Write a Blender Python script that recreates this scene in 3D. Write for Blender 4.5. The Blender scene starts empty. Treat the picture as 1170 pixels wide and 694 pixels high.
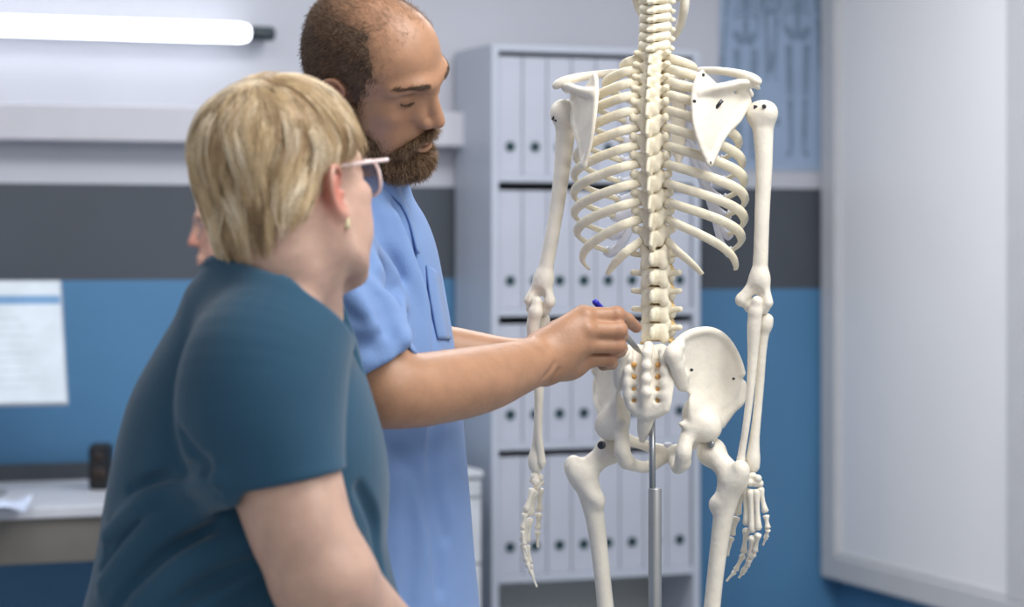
import bpy, math, random
import numpy as np
from mathutils import Vector, Matrix, Euler
random.seed(7); RNG = np.random.default_rng(11)
C = bpy.context.scene.collection
PI = math.pi
F = 2762.0                      # focal length in pixels (85 mm lens on a 36 mm sensor)
CX, HY, CZ = 585.0, 280.0, 1.40 # image centre, horizon row, camera height

def P(px, py, d):
    return np.array([(px-CX)*d/F, d, CZ-(py-HY)*d/F])

# ------------------------------------------------------------------ materials
def lin(h):
    h = h.lstrip('#'); c = [int(h[i:i+2], 16)/255 for i in (0, 2, 4)]
    return tuple((x/12.92 if x <= .04045 else ((x+.055)/1.055)**2.4) for x in c)
MATS = {}
def mat(name, col, rough=.5, metal=0, var=0.06, vscale=12., bump=0., bscale=60., sss=0., sssr=(1,.35,.2), spec=.5, emit=None, estr=0, coat=0, trans=0, sheen=0, alpha=1, col2=None):
    m = bpy.data.materials.new(name); m.use_nodes = True; MATS[name] = m
    nt = m.node_tree; N = nt.nodes; L = nt.links; b = N['Principled BSDF']
    c = lin(col) if isinstance(col, str) else col
    tc = N.new('ShaderNodeTexCoord')
    nz = N.new('ShaderNodeTexNoise'); nz.inputs['Scale'].default_value = vscale; nz.inputs['Detail'].default_value = 4
    L.new(tc.outputs['Object'], nz.inputs['Vector'])
    mx = N.new('ShaderNodeMix'); mx.data_type = 'RGBA'
    c2 = lin(col2) if col2 else tuple(x*(1-var*2) for x in c)
    c1 = c if col2 else tuple(min(1, x*(1+var)) for x in c)
    mx.inputs[6].default_value = (*c1, 1); mx.inputs[7].default_value = (*c2, 1)
    mr = N.new('ShaderNodeMapRange'); mr.inputs[1].default_value = .35; mr.inputs[2].default_value = .68
    L.new(nz.outputs['Fac'], mr.inputs[0]); L.new(mr.outputs[0], mx.inputs[0])
    L.new(mx.outputs[2], b.inputs['Base Color'])
    b.inputs['Roughness'].default_value = rough; b.inputs['Metallic'].default_value = metal
    b.inputs['Specular IOR Level'].default_value = spec
    if sss:
        b.inputs['Subsurface Weight'].default_value = sss; b.inputs['Subsurface Radius'].default_value = sssr; b.inputs['Subsurface Scale'].default_value = .008
    if sheen: b.inputs['Sheen Weight'].default_value = sheen; b.inputs['Sheen Roughness'].default_value = .5
    if coat: b.inputs['Coat Weight'].default_value = coat
    if trans: b.inputs['Transmission Weight'].default_value = trans
    if alpha < 1: b.inputs['Alpha'].default_value = alpha
    if emit:
        b.inputs['Emission Color'].default_value = (*lin(emit), 1); b.inputs['Emission Strength'].default_value = estr
    if bump:
        n2 = N.new('ShaderNodeTexNoise'); n2.inputs['Scale'].default_value = bscale; n2.inputs['Detail'].default_value = 5
        L.new(tc.outputs['Object'], n2.inputs['Vector'])
        bp = N.new('ShaderNodeBump'); bp.inputs['Strength'].default_value = bump; bp.inputs['Distance'].default_value = .01
        L.new(n2.outputs['Fac'], bp.inputs['Height']); L.new(bp.outputs['Normal'], b.inputs['Normal'])
    return m

# ------------------------------------------------------------------ object bookkeeping
def tag(o, label=None, cat=None, group=None, kind=None):
    if label: o['label'] = label
    if cat: o['category'] = cat
    if group: o['group'] = group
    if kind: o['kind'] = kind
    return o
def empty(name, loc, label=None, cat=None, group=None, rz=0):
    o = bpy.data.objects.new(name, None); C.objects.link(o); o.location = loc; o.rotation_euler = (0, 0, rz)
    o.empty_display_size = .1
    return tag(o, label, cat, group)
def link(name, me, m=None, parent=None):
    if m is not None:
        for mm in (m if isinstance(m, (list, tuple)) else [m]): me.materials.append(mm)
    o = bpy.data.objects.new(name, me); C.objects.link(o)
    if parent is not None: o.parent = parent
    return o
def world_loc(o):
    v = np.zeros(3)
    while o is not None: v += np.array(o.location); o = o.parent
    return v
def mesh(name, V, Fc, m=None, parent=None, smooth=True, midx=None):
    """V: world coordinates; stored relative to the (unrotated) parent chain."""
    V = np.asarray(V, float)
    if parent is not None: V = V-world_loc(parent)
    me = bpy.data.meshes.new(name)
    if isinstance(Fc, np.ndarray) and Fc.ndim == 2:
        n = len(Fc); k = Fc.shape[1]
        me.vertices.add(len(V)); me.vertices.foreach_set('co', V.astype(np.float32).ravel())
        me.loops.add(n*k); me.loops.foreach_set('vertex_index', Fc.astype(np.int32).ravel())
        me.polygons.add(n); me.polygons.foreach_set('loop_start', np.arange(0, n*k, k, dtype=np.int32))
        me.update(calc_edges=True)
    else:
        me.from_pydata([tuple(v) for v in V], [], [tuple(int(i) for i in q) for q in Fc]); me.update()
    if midx is not None: me.polygons.foreach_set('material_index', np.asarray(midx, np.int32))
    me.polygons.foreach_set('use_smooth', np.full(len(me.polygons), smooth))
    me.validate()
    return link(name, me, m, parent)

class MB:
    """collects plain pieces into one mesh"""
    def __init__(s): s.V = []; s.Q = []; s.M = []
    def add(s, V, Q, mi=0):
        o = len(s.V); s.V += [tuple(v) for v in V]; s.Q += [tuple(i+o for i in q) for q in Q]; s.M += [mi]*len(Q)
        return s
    def box(s, o, ex, ey, ez, bev=0.0, mi=0):
        """box from corner o with edge vectors ex, ey, ez; bev chamfers every edge"""
        o, ex, ey, ez = map(lambda a: np.array(a, float), (o, ex, ey, ez))
        L = [np.linalg.norm(e) for e in (ex, ey, ez)]; E = [e/l for e, l in zip((ex, ey, ez), L)]
        h = [l/2 for l in L]; c = o+(ex+ey+ez)/2; b = min(bev, min(h)*.9)
        flip = np.dot(np.cross(E[0], E[1]), E[2]) < 0
        if b <= 0:
            V = [c+sx*h[0]*E[0]+sy*h[1]*E[1]+sz*h[2]*E[2] for sz in (-1, 1) for sy in (-1, 1) for sx in (-1, 1)]
            Q = [(0, 2, 3, 1), (4, 5, 7, 6), (0, 1, 5, 4), (2, 6, 7, 3), (0, 4, 6, 2), (1, 3, 7, 5)]
        else:
            V = []; idx = {}
            for sx in (-1, 1):
                for sy in (-1, 1):
                    for sz in (-1, 1):
                        for ax in range(3):
                            q = [h[i]-(0 if i == ax else b) for i in range(3)]
                            idx[(sx, sy, sz, ax)] = len(V); V.append(c+sx*q[0]*E[0]+sy*q[1]*E[1]+sz*q[2]*E[2])
            Q = []
            def face(vs):
                p = [np.array(V[i]) for i in vs]; n = np.cross(p[1]-p[0], p[2]-p[0])
                Q.append(tuple(vs) if np.dot(n, p[0]+p[2]-2*c) > 0 else tuple(vs[::-1]))
            for ax in range(3):
                a1, a2 = [(1, 2), (0, 2), (0, 1)][ax]
                for sg in (-1, 1):
                    def k(s1, s2):
                        t = [0, 0, 0]; t[ax] = sg; t[a1] = s1; t[a2] = s2; return idx[(*t, ax)]
                    face([k(-1, -1), k(1, -1), k(1, 1), k(-1, 1)])
            for ax in range(3):
                a1, a2 = [(1, 2), (0, 2), (0, 1)][ax]
                for s1 in (-1, 1):
                    for s2 in (-1, 1):
                        def k(sa, who):
                            t = [0, 0, 0]; t[ax] = sa; t[a1] = s1; t[a2] = s2; return idx[(*t, who)]
                        face([k(-1, a1), k(1, a1), k(1, a2), k(-1, a2)])
            for sx in (-1, 1):
                for sy in (-1, 1):
                    for sz in (-1, 1): face([idx[(sx, sy, sz, a)] for a in range(3)])
            return s.add(V, Q, mi)
        if flip: Q = [q[::-1] for q in Q]
        return s.add(V, Q, mi)
    def tube(s, pts, rad, n=10, mi=0, flat=1.0, up=None, caps=True):
        """swept tube; rad number or list; flat squashes along the side direction"""
        pts = [np.array(p, float) for p in pts]; m = len(pts)
        rs = rad if hasattr(rad, '__len__') else [rad]*m
        up = np.array((0, 0, 1.) if up is None else up, float); V = []; prev = None
        for i, p in enumerate(pts):
            t = pts[min(i+1, m-1)]-pts[max(i-1, 0)]; t /= np.linalg.norm(t)+1e-12
            if prev is None:
                a = up-np.dot(up, t)*t
                if np.linalg.norm(a) < .1: a = np.array((1., 0, 0)); a = a-np.dot(a, t)*t
            else: a = prev-np.dot(prev, t)*t
            a /= np.linalg.norm(a); prev = a; b = np.cross(t, a)
            for j in range(n):
                th = 2*PI*j/n; V.append(p+rs[i]*(math.cos(th)*a+math.sin(th)*flat*b))
        Q = []
        for i in range(m-1):
            for j in range(n): Q.append((i*n+j, (i+1)*n+j, (i+1)*n+(j+1) % n, i*n+(j+1) % n)[::-1])
        if caps: Q.append(tuple(range(n))[::-1]); Q.append(tuple((m-1)*n+j for j in range(n)))
        return s.add(V, Q, mi)
    def build(s, name, m, parent=None, smooth=False):
        return mesh(name, s.V, s.Q, m, parent, smooth, s.M)

def smooth_path(pts, n=24):
    """Catmull-Rom through points (rows may hold extra columns such as radius)"""
    p = np.asarray(pts, float); p = np.vstack([2*p[0]-p[1], p, 2*p[-1]-p[-2]]); out = []
    seg = len(p)-3
    for k in range(n):
        t = k/(n-1)*seg; i = min(int(t), seg-1); u = t-i
        a, b, c, d = p[i:i+4]
        out.append(.5*((2*b)+(c-a)*u+(2*a-5*b+4*c-d)*u*u+(3*b-a-3*c+d)*u**3))
    return np.array(out)

# ------------------------------------------------------------------ implicit modelling
def unit(v): v = np.asarray(v, float); return v/np.linalg.norm(v)
def rotm(yaw=0, pitch=0, roll=0):
    return np.array(Matrix.Rotation(yaw, 3, 'Z') @ Matrix.Rotation(pitch, 3, 'X') @ Matrix.Rotation(roll, 3, 'Y'))
class Sdf:
    def __init__(s): s.p = []
    def _add(s, fn, lo, hi, k, op): s.p.append((fn, np.asarray(lo, float), np.asarray(hi, float), k, op)); return s
    def cap(s, a, b, ra, rb=None, k=.004, op='u', flat=None):
        """tapered capsule a-b; flat = (axis, factor): squashed along axis"""
        a = np.asarray(a, float); b = np.asarray(b, float); rb = ra if rb is None else rb; ab = b-a; L2 = max(ab@ab, 1e-12)
        if flat: nrm, fs = unit(flat[0]), flat[1]-1
        def fn(X):
            q = X-a; h = np.clip(q@ab/L2, 0, 1); q = q-h[..., None]*ab
            if flat: q = q+(q@nrm)[..., None]*fs*nrm
            return np.sqrt((q*q).sum(-1))-(ra+(rb-ra)*h)
        R = max(ra, rb)
        return s._add(fn, np.minimum(a, b)-R, np.maximum(a, b)+R, k, op)
    def chain(s, pts, rs, k=.004, op='u', flat=None, sub=5):
        """smooth limb through the points; one primitive, so its own joints do not swell"""
        pts = np.asarray(pts, float); rs = np.asarray(rs if hasattr(rs, '__len__') else [rs]*len(pts), float)
        q = np.c_[pts, rs]
        if len(pts) > 2: q = smooth_path(q, (len(pts)-1)*sub+1)
        if flat: nrm, fs = unit(flat[0]), flat[1]-1
        segs = [(q[i, :3], q[i+1, :3]-q[i, :3], q[i, 3], q[i+1, 3]-q[i, 3]) for i in range(len(q)-1)]
        def fn(X):
            best = None
            for a, ab, ra, dr in segs:
                w = X-a; h = np.clip(w@ab/max(ab@ab, 1e-12), 0, 1); w = w-h[..., None]*ab
                if flat: w = w+(w@nrm)[..., None]*fs*nrm
                d = np.sqrt((w*w).sum(-1))-(ra+dr*h); best = d if best is None else np.minimum(best, d)
            return best
        R = q[:, 3].max()
        return s._add(fn, q[:, :3].min(0)-R, q[:, :3].max(0)+R, k, op)
    def ell(s, c, r, rot=None, k=.004, op='u'):
        c = np.asarray(c, float); r = np.asarray(r if hasattr(r, '__len__') else (r,)*3, float); R = np.eye(3) if rot is None else np.asarray(rot)
        def fn(X):
            q = (X-c)@R; k0 = np.sqrt(((q/r)**2).sum(-1)); k1 = np.sqrt(((q/(r*r))**2).sum(-1))
            return k0*(k0-1)/np.maximum(k1, 1e-9)
        e = np.sqrt(((R*r)**2).sum(1))
        return s._add(fn, c-e, c+e, k, op)
    def rbox(s, c, h, rot=None, rad=.002, k=.004, op='u'):
        c = np.asarray(c, float); h = np.asarray(h, float); R = np.eye(3) if rot is None else np.asarray(rot)
        def fn(X):
            q = np.abs((X-c)@R)-(h-rad)
            return np.sqrt((np.maximum(q, 0)**2).sum(-1))+np.minimum(q.max(-1), 0)-rad
        e = np.abs(R)@h
        return s._add(fn, c-e, c+e, k, op)
    def loft(s, secs, k=.01, op='u', n=2.0, cap=.01):
        """secs rows: z, cx, cy, a, b, yaw(rad): stacked ellipses; ends cut flat"""
        t = np.asarray(secs, float); t = t[np.argsort(t[:, 0])]; t = smooth_path(t, 60); zs = t[:, 0]
        def fn(X):
            z = X[..., 2]; g = [np.interp(z, zs, t[:, i]) for i in range(1, 6)]
            x = X[..., 0]-g[0]; y = X[..., 1]-g[1]; cs = np.cos(g[4]); sn = np.sin(g[4])
            xr = np.abs(x*cs+y*sn)/g[2]; yr = np.abs(-x*sn+y*cs)/g[3]
            m = (xr**n+yr**n)**(1/n)
            d = (m-1)*np.minimum(g[2], g[3])*(1+.25*np.clip(m-1, -.5, 0))
            e = np.maximum(zs[0]-z, z-zs[-1])
            h = np.maximum(cap-np.abs(d-e), 0)/cap
            return np.maximum(d, e)+h*h*cap/4
        R = np.maximum(t[:, 3], t[:, 4])
        return s._add(fn, [(t[:, 1]-R).min(), (t[:, 2]-R).min(), zs[0]], [(t[:, 1]+R).max(), (t[:, 2]+R).max(), zs[-1]], k, op)
    def plate(s, poly, d0, depth, th, k=.004, op='u', rnd=.003):
        """sheet: outline poly (pixel rows at distance d0) turned into a plate of half-thickness th about the depth surface Y = depth(X, Z)"""
        pl = np.array([P(a, b, d0)[[0, 2]] for a, b in poly]); n = len(pl)
        thf = th if callable(th) else (lambda x, z: th)
        def fn(X):
            q = X[..., [0, 2]]; d2 = np.full(q.shape[:-1], 1e9); sg = np.ones(q.shape[:-1])
            for i in range(n):
                a = pl[i]; b = pl[i-1]; e = b-a; w = q-a; h = np.clip(w@e/(e@e), 0, 1); v = w-h[..., None]*e
                d2 = np.minimum(d2, (v*v).sum(-1))
                c1 = q[..., 1] >= a[1]; c2 = q[..., 1] < b[1]; c3 = e[0]*w[..., 1] > e[1]*w[..., 0]
                sg = np.where((c1 & c2 & c3) | (~c1 & ~c2 & ~c3), -sg, sg)
            d2 = sg*np.sqrt(d2)
            e = np.abs(X[..., 1]-depth(X[..., 0], X[..., 2]))-thf(X[..., 0], X[..., 2])
            a = np.maximum(d2+rnd, 0); b = np.maximum(e+rnd, 0)
            return np.sqrt(a*a+b*b)+np.minimum(np.maximum(d2, e)+rnd, 0)-rnd
        ys = [depth(x, z) for x, z in pl]+[depth(pl[:, 0].mean(), pl[:, 1].mean())]; m = .012
        return s._add(fn, [pl[:, 0].min(), min(ys)-m, pl[:, 1].min()], [pl[:, 0].max(), max(ys)+m, pl[:, 1].max()], k, op)
    def disp(s, fn): s.p.append((fn, np.full(3, -9.), np.full(3, 9.), 0, 'd')); return s
    def _apply(s, Fv, X, pr):
        fn, lo, hi, k, op = pr
        if op == 'd': return Fv+fn(X)
        d = fn(X)
        if op == 'u':
            if k <= 0: return np.minimum(Fv, d)
            h = np.maximum(k-np.abs(Fv-d), 0)/k; return np.minimum(Fv, d)-h*h*k/4
        if op == 's': d = -d
        if k <= 0: return np.maximum(Fv, d)
        h = np.maximum(k-np.abs(Fv-d), 0)/k; return np.maximum(Fv, d)+h*h*k/4
    def eval(s, X, mg=.03):
        """X (N,3)"""
        Fv = np.full(X.shape[:-1], 1.0)
        for pr in s.p:
            lo, hi, m = pr[1]-pr[3]-mg, pr[2]+pr[3]+mg, None
            if pr[4] == 'i': Fv = s._apply(Fv, X, pr); continue
            m = ((X > lo) & (X < hi)).all(-1)
            if m.any(): Fv[m] = s._apply(Fv[m], X[m], pr)
        return Fv
    def grad(s, X, e=.0015):
        g = np.stack([s.eval(X+d)-s.eval(X-d) for d in np.eye(3)*e], -1)
        return g/np.maximum(np.linalg.norm(g, axis=-1, keepdims=True), 1e-9)
    def nets(s, h, smooth=1, lo=None, hi=None):
        U = [p for p in s.p if p[4] == 'u']
        lo = np.min([p[1]-p[3] for p in U], 0)-2*h if lo is None else np.asarray(lo, float)
        hi = np.max([p[2]+p[3] for p in U], 0)+2*h if hi is None else np.asarray(hi, float)
        B = 8; bs = B*h; nb = np.ceil((hi-lo)/bs).astype(int)
        gi = np.stack(np.meshgrid(*[np.arange(n) for n in nb], indexing='ij'), -1).reshape(-1, 3)
        cen = lo+(gi+.5)*bs
        act = np.abs(s.eval(cen, bs*2.2)) < bs*.87*1.7
        gi = gi[act]; cen = cen[act]
        off = np.stack(np.meshgrid(*[np.arange(B+1)]*3, indexing='ij'), -1)
        X = (lo+(gi[:, None, None, None, :]*B+off)*h)
        Fv = np.full(X.shape[:-1], 1.0)
        for pr in s.p:
            mg = pr[3]+bs*1.5
            m = np.ones(len(cen), bool) if pr[4] in 'di' else ((cen > pr[1]-mg) & (cen < pr[2]+mg)).all(-1)
            if m.any(): Fv[m] = s._apply(Fv[m], X[m], pr)
        ins = Fv < 0
        N = nb*B+3
        def key(i): return (i[..., 0]*N[1]+i[..., 1])*N[2]+i[..., 2]
        cnt = np.zeros((len(gi), B, B, B)); acc = np.zeros((len(gi), B, B, B, 3))
        def sl(o): return tuple(slice(q, q+B) for q in o)
        for ax in range(3):
            o1, o2 = [a for a in range(3) if a != ax]
            for a in (0, 1):
                for b in (0, 1):
                    p0 = [0, 0, 0]; p0[o1] = a; p0[o2] = b; p1 = list(p0); p1[ax] = 1
                    f0 = Fv[(slice(None),)+sl(p0)]; f1 = Fv[(slice(None),)+sl(p1)]
                    cr = (f0 < 0) != (f1 < 0); t = np.where(cr, f0/np.where(cr, f0-f1, 1), 0)
                    cnt += cr
                    for q in range(3): acc[..., q] += cr*(t if q == ax else p0[q])
        sel = cnt > 0
        cell = (gi[:, None, None, None, :]*B+off[:B, :B, :B])[sel]
        V = lo+(cell+acc[sel]/cnt[sel][:, None])*h
        kk = key(cell+1); od = np.argsort(kk); ks = kk[od]
        Q = []
        for ax in range(3):
            o1, o2 = [(1, 2), (2, 0), (0, 1)][ax]
            e = [0, 0, 0]; e[ax] = 1
            f0 = ins[(slice(None),)+sl([0, 0, 0])]; f1 = ins[(slice(None),)+sl(e)]
            cr = f0 != f1
            c = (gi[:, None, None, None, :]*B+off[:B, :B, :B])[cr]; fl = f0[cr]
            d1 = np.zeros(3, int); d1[o1] = 1; d2 = np.zeros(3, int); d2[o2] = 1
            ids = []; ok = np.ones(len(c), bool)
            for dd in (0*d1, d1, d1+d2, d2):
                k1 = key(c-dd+1); j = np.clip(np.searchsorted(ks, k1), 0, len(ks)-1); ok &= ks[j] == k1; ids.append(od[j])
            q = np.stack(ids, -1); q[~fl] = q[~fl][:, ::-1]; Q.append(q[ok])
        Q = np.concatenate(Q)
        for _ in range(smooth):
            nb_ = np.zeros_like(V); ct = np.zeros(len(V))
            for a in range(4):
                for b in ((a+1) % 4,):
                    np.add.at(nb_, Q[:, a], V[Q[:, b]]); np.add.at(nb_, Q[:, b], V[Q[:, a]]); np.add.at(ct, Q[:, a], 1); np.add.at(ct, Q[:, b], 1)
            V = V*.5+.5*nb_/np.maximum(ct, 1)[:, None]
        return V, Q
    def build(s, name, h, m, parent=None, smooth=1):
        V, Q = s.nets(h, smooth)
        return mesh(name, V, Q, m, parent, True)
# ------------------------------------------------------------------ camera
sc = bpy.context.scene
sc.view_settings.view_transform = 'Standard'; sc.view_settings.look = 'None'
sc.view_settings.gamma = 1.0; sc.view_settings.use_curve_mapping = False; sc.view_settings.exposure = 0.0
cam = bpy.data.cameras.new('camera'); co = bpy.data.objects.new('camera', cam); C.objects.link(co)
cam.sensor_width = 36; cam.lens = 36*F/1170; cam.shift_y = -67/1170
co.location = (0, 0, CZ); co.rotation_euler = (PI/2, 0, 0); cam.clip_end = 60
cam.dof.use_dof = True; cam.dof.focus_distance = 3.36; cam.dof.aperture_fstop = 4.0
sc.camera = co

# ------------------------------------------------------------------ room frame
E1 = np.array([.937, .349, 0]); E1 /= np.linalg.norm(E1)      # along the back wall, to the right
E2 = np.array([-E1[1], E1[0], 0])                              # into the back wall
EZ = np.array([0, 0, 1.])
A0 = P(562, 0, 6.66); A0[2] = 0                                # shelf, front left corner on the floor
W0 = A0+E2*.335                                                # a point of the back wall
def on_wall(px, off=0.0):
    """floor point on the back wall (off metres in front of it) under image column px"""
    w = W0-E2*off; q = (px-CX)/F
    s = (q*w[1]-w[0])/(E1[0]-q*E1[1]); return w+E1*s
white_wall = mat('white wall paint', '#bdbfc8', .6, var=.015, vscale=3, bump=.03, bscale=200)
dark_band = mat('slate grey wall band', '#464c55', .6, var=.03, vscale=4, bump=.03, bscale=200)
blue_wall = mat('blue wall paint', '#4c7ea6', .55, var=.03, vscale=3, bump=.03, bscale=200)
trim_white = mat('white trim', '#c4c4cb', .5, var=.015)
floor_m = mat('grey vinyl floor', '#9a9c9f', .4, var=.05, vscale=8)
ceil_m = mat('ceiling white', '#dcdde0', .7, var=.01)
def banded_wall(name, a, b, zs, th=.12):
    """wall from floor point a to b, thickness behind; zs = heights of the colour changes"""
    mb = MB(); d = b-a; n = E2 if abs(np.dot(unit(d), E1)) > .5 else E1
    for i in range(len(zs)-1):
        mb.box(a+EZ*zs[i], d, n*th, EZ*(zs[i+1]-zs[i]), 0, [0, 1, 2][i])
    o = mb.build(name, [blue_wall, dark_band, white_wall]); o['kind'] = 'structure'; return o
left_end = W0-E1*4.2; mid = on_wall(792); cor = on_wall(957)
banded_wall('wall_back', left_end, mid, [0, 1.303, 1.567, 2.8])
banded_wall('wall_back_right', mid, cor+E1*.12, [0, 1.266, 1.572, 2.8])
banded_wall('wall_right', cor+E2*.0, cor-E2*4.5, [0, 1.266, 1.572, 2.8])
def slab(name, z0, z1, m):
    mb = MB(); mb.box(left_end-E2*7.5+EZ*z0+E2*.1, cor-left_end+E1*.1, E2*7.5, EZ*(z1-z0)); o = mb.build(name, m); o['kind'] = 'structure'; return o
slab('floor', -.1, 0, floor_m)
slab('ceiling', 2.8, 2.9, ceil_m)
# ledge running along the wall above the dark band
mb = MB(); a = left_end-E2*.10+EZ*1.68; b = on_wall(536)
mb.box(a, b-left_end, E2*.10, EZ*.098, .004); o = mb.build('trim_1', trim_white); o['kind'] = 'structure'
mb = MB(); mb.box(left_end-E2*.012, b-left_end, E2*.012, EZ*.08, .002); o = mb.build('baseboard_back', trim_white); o['kind'] = 'structure'

# ------------------------------------------------------------------ fluorescent tube light on the wall
tube_m = mat('lit tube', '#ffffff', .3, emit='#f4f8ff', estr=4.5)
dark_cap = mat('dark end cap', '#2e3a40', .4, var=.05)
housing = mat('lamp housing', '#b9bcc4', .4)
dl = .09
t1 = on_wall(286, dl); t1 = t1+EZ*(CZ-(38-HY)*t1[1]/F); t2 = on_wall(313, dl); t2 = t2+EZ*(CZ-(38-HY)*t2[1]/F)
t2[2] = t1[2]; L = 1.5; t0 = t1-E1*L
r = empty('tube_light', t1, 'lit fluorescent tube light with dark end cap on the white wall', 'lamp')
mb = MB(); mb.tube([t0, t1-E1*.03, t1-E1*.012, t1], [.027, .027, .024, .015], 20); mb.build('glowing_tube', tube_m, r, True)
for nm, p, q in (('end_cap', t1-E1*.004, t2), ('end_cap', t0+E1*.004, t0-E1*.065)):
    mb = MB(); mb.tube([p, p+(q-p)*.1, p+(q-p)*.9, q], [.016, .020, .020, .017], 16); mb.build(nm, dark_cap, r, True)
mb = MB(); mb.box(t0+E2*.035-EZ*.014, t2-t0, E2*.053, EZ*.028, .003); mb.build('mounting_rail', housing, r)

# ------------------------------------------------------------------ shelf full of binders
sh_white = mat('white laminate', '#b4bac6', .45, var=.015, vscale=5)
sh_back = mat('shelf back panel', '#a9aca9', .6, var=.02)
SD = .31
q = (800-CX)/F; SW = (q*A0[1]-A0[0])/(E1[0]-q*E1[1])
r = empty('binder_shelf', A0, 'tall white open shelf unit filled with white binders, behind the skeleton', 'shelf')
def sbox(o, w, d, h, bev=.0015): 
    mb = MB(); mb.box(A0+E1*o[0]+E2*o[1]+EZ*o[2], E1*w, E2*d, EZ*h, bev); return mb
PT = .02
for x in (0, SW-PT): sbox((x, 0, 0), PT, SD, 1.955).build('side_panel', sh_white, r)
sbox((PT, SD-.008, .08), SW-2*PT, .006, 1.87).build('back_panel', sh_back, r)
tops = [1.935, 1.574, 1.202, .831, .464]
sbox((PT, 0, 1.935), SW-2*PT, SD, PT).build('top_panel', sh_white, r)
for z in tops[1:]: sbox((PT, .002, z), SW-2*PT, SD-.012, PT).build('shelf_board', sh_white, r)
sbox((PT, .002, .08), SW-2*PT, SD-.012, PT).build('bottom_board', sh_white, r)
sbox((PT, .02, 0), SW-2*PT, .018, .08).build('plinth', sh_white, r)
binder_m = mat('white binder board', '#b3b7c3', .5, var=.02, vscale=6)
hole_m = mat('dark finger hole', '#12343c', .4, var=.05)
ring_m = mat('binder ring rim', '#7c8a92', .35, metal=.6)
paper_m = mat('paper block', '#c9cacb', .8)
nB = 8; pitch = (SW-2*PT-.004)/nB; bw = pitch-.003; BH, BD = .328, .275
proto = None
rows = ['top', 'second', 'third', 'fourth']; ords = ['first', 'second', 'third', 'fourth', 'fifth', 'sixth', 'seventh', 'eighth']
for ri in range(4):
    for bi in range(nB):
        base = A0+E1*(PT+.003+bi*pitch)+E2*.012+EZ*(tops[ri+1]+PT+.0005)
        if proto is None:
            proto = empty('ring_binder', base)
            mb = MB(); mb.box(base, E1*bw, E2*.004, EZ*BH, .0018)
            mb.box(base+E2*.0045, E1*.0025, E2*BD, EZ*BH, .0006); mb.box(base+E1*(bw-.0025)+E2*.0045, E1*.0025, E2*BD, EZ*BH, .0006)
            mb.build('cover', binder_m, proto)
            mb = MB(); mb.box(base+E1*.004+E2*.02+EZ*.004, E1*(bw-.008), E2*(BD-.04), EZ*(BH-.02), .001); mb.build('paper_block', paper_m, proto)
            c = base+E1*bw/2+EZ*.078
            mb = MB(); mb.tube([c-E2*.0015, c+E2*.001], .0125, 20, caps=True); hb = mb.build('finger_hole', hole_m, proto, False)
            ring = [c-E2*.0018+.0135*(math.cos(t)*E1+math.sin(t)*EZ) for t in np.linspace(0, 2*PI, 25)]
            mb = MB(); mb.tube(ring, .0014, 6); mb.build('hole_rim', ring_m, hb, True)
            o = proto
        else:
            o = proto.copy(); C.objects.link(o); o.location = base
            for ch in list(proto.children):
                c2 = ch.copy(); C.objects.link(c2); c2.parent = o
                for g in ch.children: g2 = g.copy(); C.objects.link(g2); g2.parent = c2
        where = {0: 'leftmost binder', 7: 'rightmost binder'}.get(bi, f'{ords[bi]} binder from the left')
        tag(o, f'white binder with dark finger hole, {where} on the {rows[ri]} shelf', 'binder', f'white binders on the {rows[ri]} shelf')

# ------------------------------------------------------------------ poster, board
poster_m = mat('pale blue poster paper', '#93a7c2', .5, var=.03, vscale=8)
print_m = mat('dark blue poster print', '#74899f', .6, var=.1, vscale=30)
margin_m = mat('poster margin', '#9fb0c8', .5)
p0 = on_wall(822, .004); p1 = on_wall(948, .004); pw = p1-p0; zb = 1.4+85/F*7.32
r = empty('anatomy_poster', p0+EZ*zb, 'pale blue anatomy poster with dark skeleton figures, on the wall right of the shelf', 'poster')
mb = MB(); mb.box(p0+EZ*zb, pw, E2*.0015, EZ*.78, 0); mb.build('paper', poster_m, r)
mb = MB(); uw = unit(pw); ln = np.linalg.norm(pw)
for (o, w, h) in ((0, .012, .78), (ln-.012, .012, .78)): mb.box(p0+uw*o+EZ*zb-E2*.0006, uw*w, E2*.0004, EZ*h)
for o in (.0, .766): mb.box(p0+uw*.012+EZ*(zb+o)-E2*.0006, uw*(ln-.024), E2*.0004, EZ*.014)
mb.build('margin', margin_m, r)
def figure(cx, z0, s, name='printed_figure'):
    """small standing skeleton figure printed on the poster: head, ribs, pelvis, limbs"""
    mb = MB(); off = -E2*.0012
    def q(x, z): return p0+uw*(cx+x*s)+EZ*(zb+z0+z*s)+off
    def bar(a, b, w): mb.tube([q(*a), q(*b)], [w*s, w*s*.8], 6, flat=.1, up=uw)
    for sx in (-1, 1):
        bar((sx*.07, .80), (sx*.06, .44), .026); bar((sx*.06, .42), (sx*.05, .06), .02); bar((sx*.05, .05), (sx*.08, .01), .018)
        bar((sx*.12, 1.32), (sx*.16, 1.02), .018); bar((sx*.16, 1.0), (sx*.18, .76), .015); bar((sx*.18, .75), (sx*.19, .64), .02)
        bar((sx*.02, .84), (sx*.09, .92), .035)
        for k in range(6): bar((sx*.01, 1.05+k*.045), (sx*(.10-.004*k*k*.5), 1.02+k*.05), .012)
        bar((sx*.01, 1.33), (sx*.13, 1.36), .013)
    bar((0, .84), (0, 1.42), .022)
    mb.tube([q(0, 1.42), q(0, 1.47), q(0, 1.54), q(0, 1.62), q(0, 1.65)], [.03*s, .055*s, .075*s, .065*s, .02*s], 12, flat=.1, up=uw)
    mb.build(name, print_m, r)
figure(.087, .03, .42); figure(.262, .04, .43); figure(.172, .27, .24)
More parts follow.
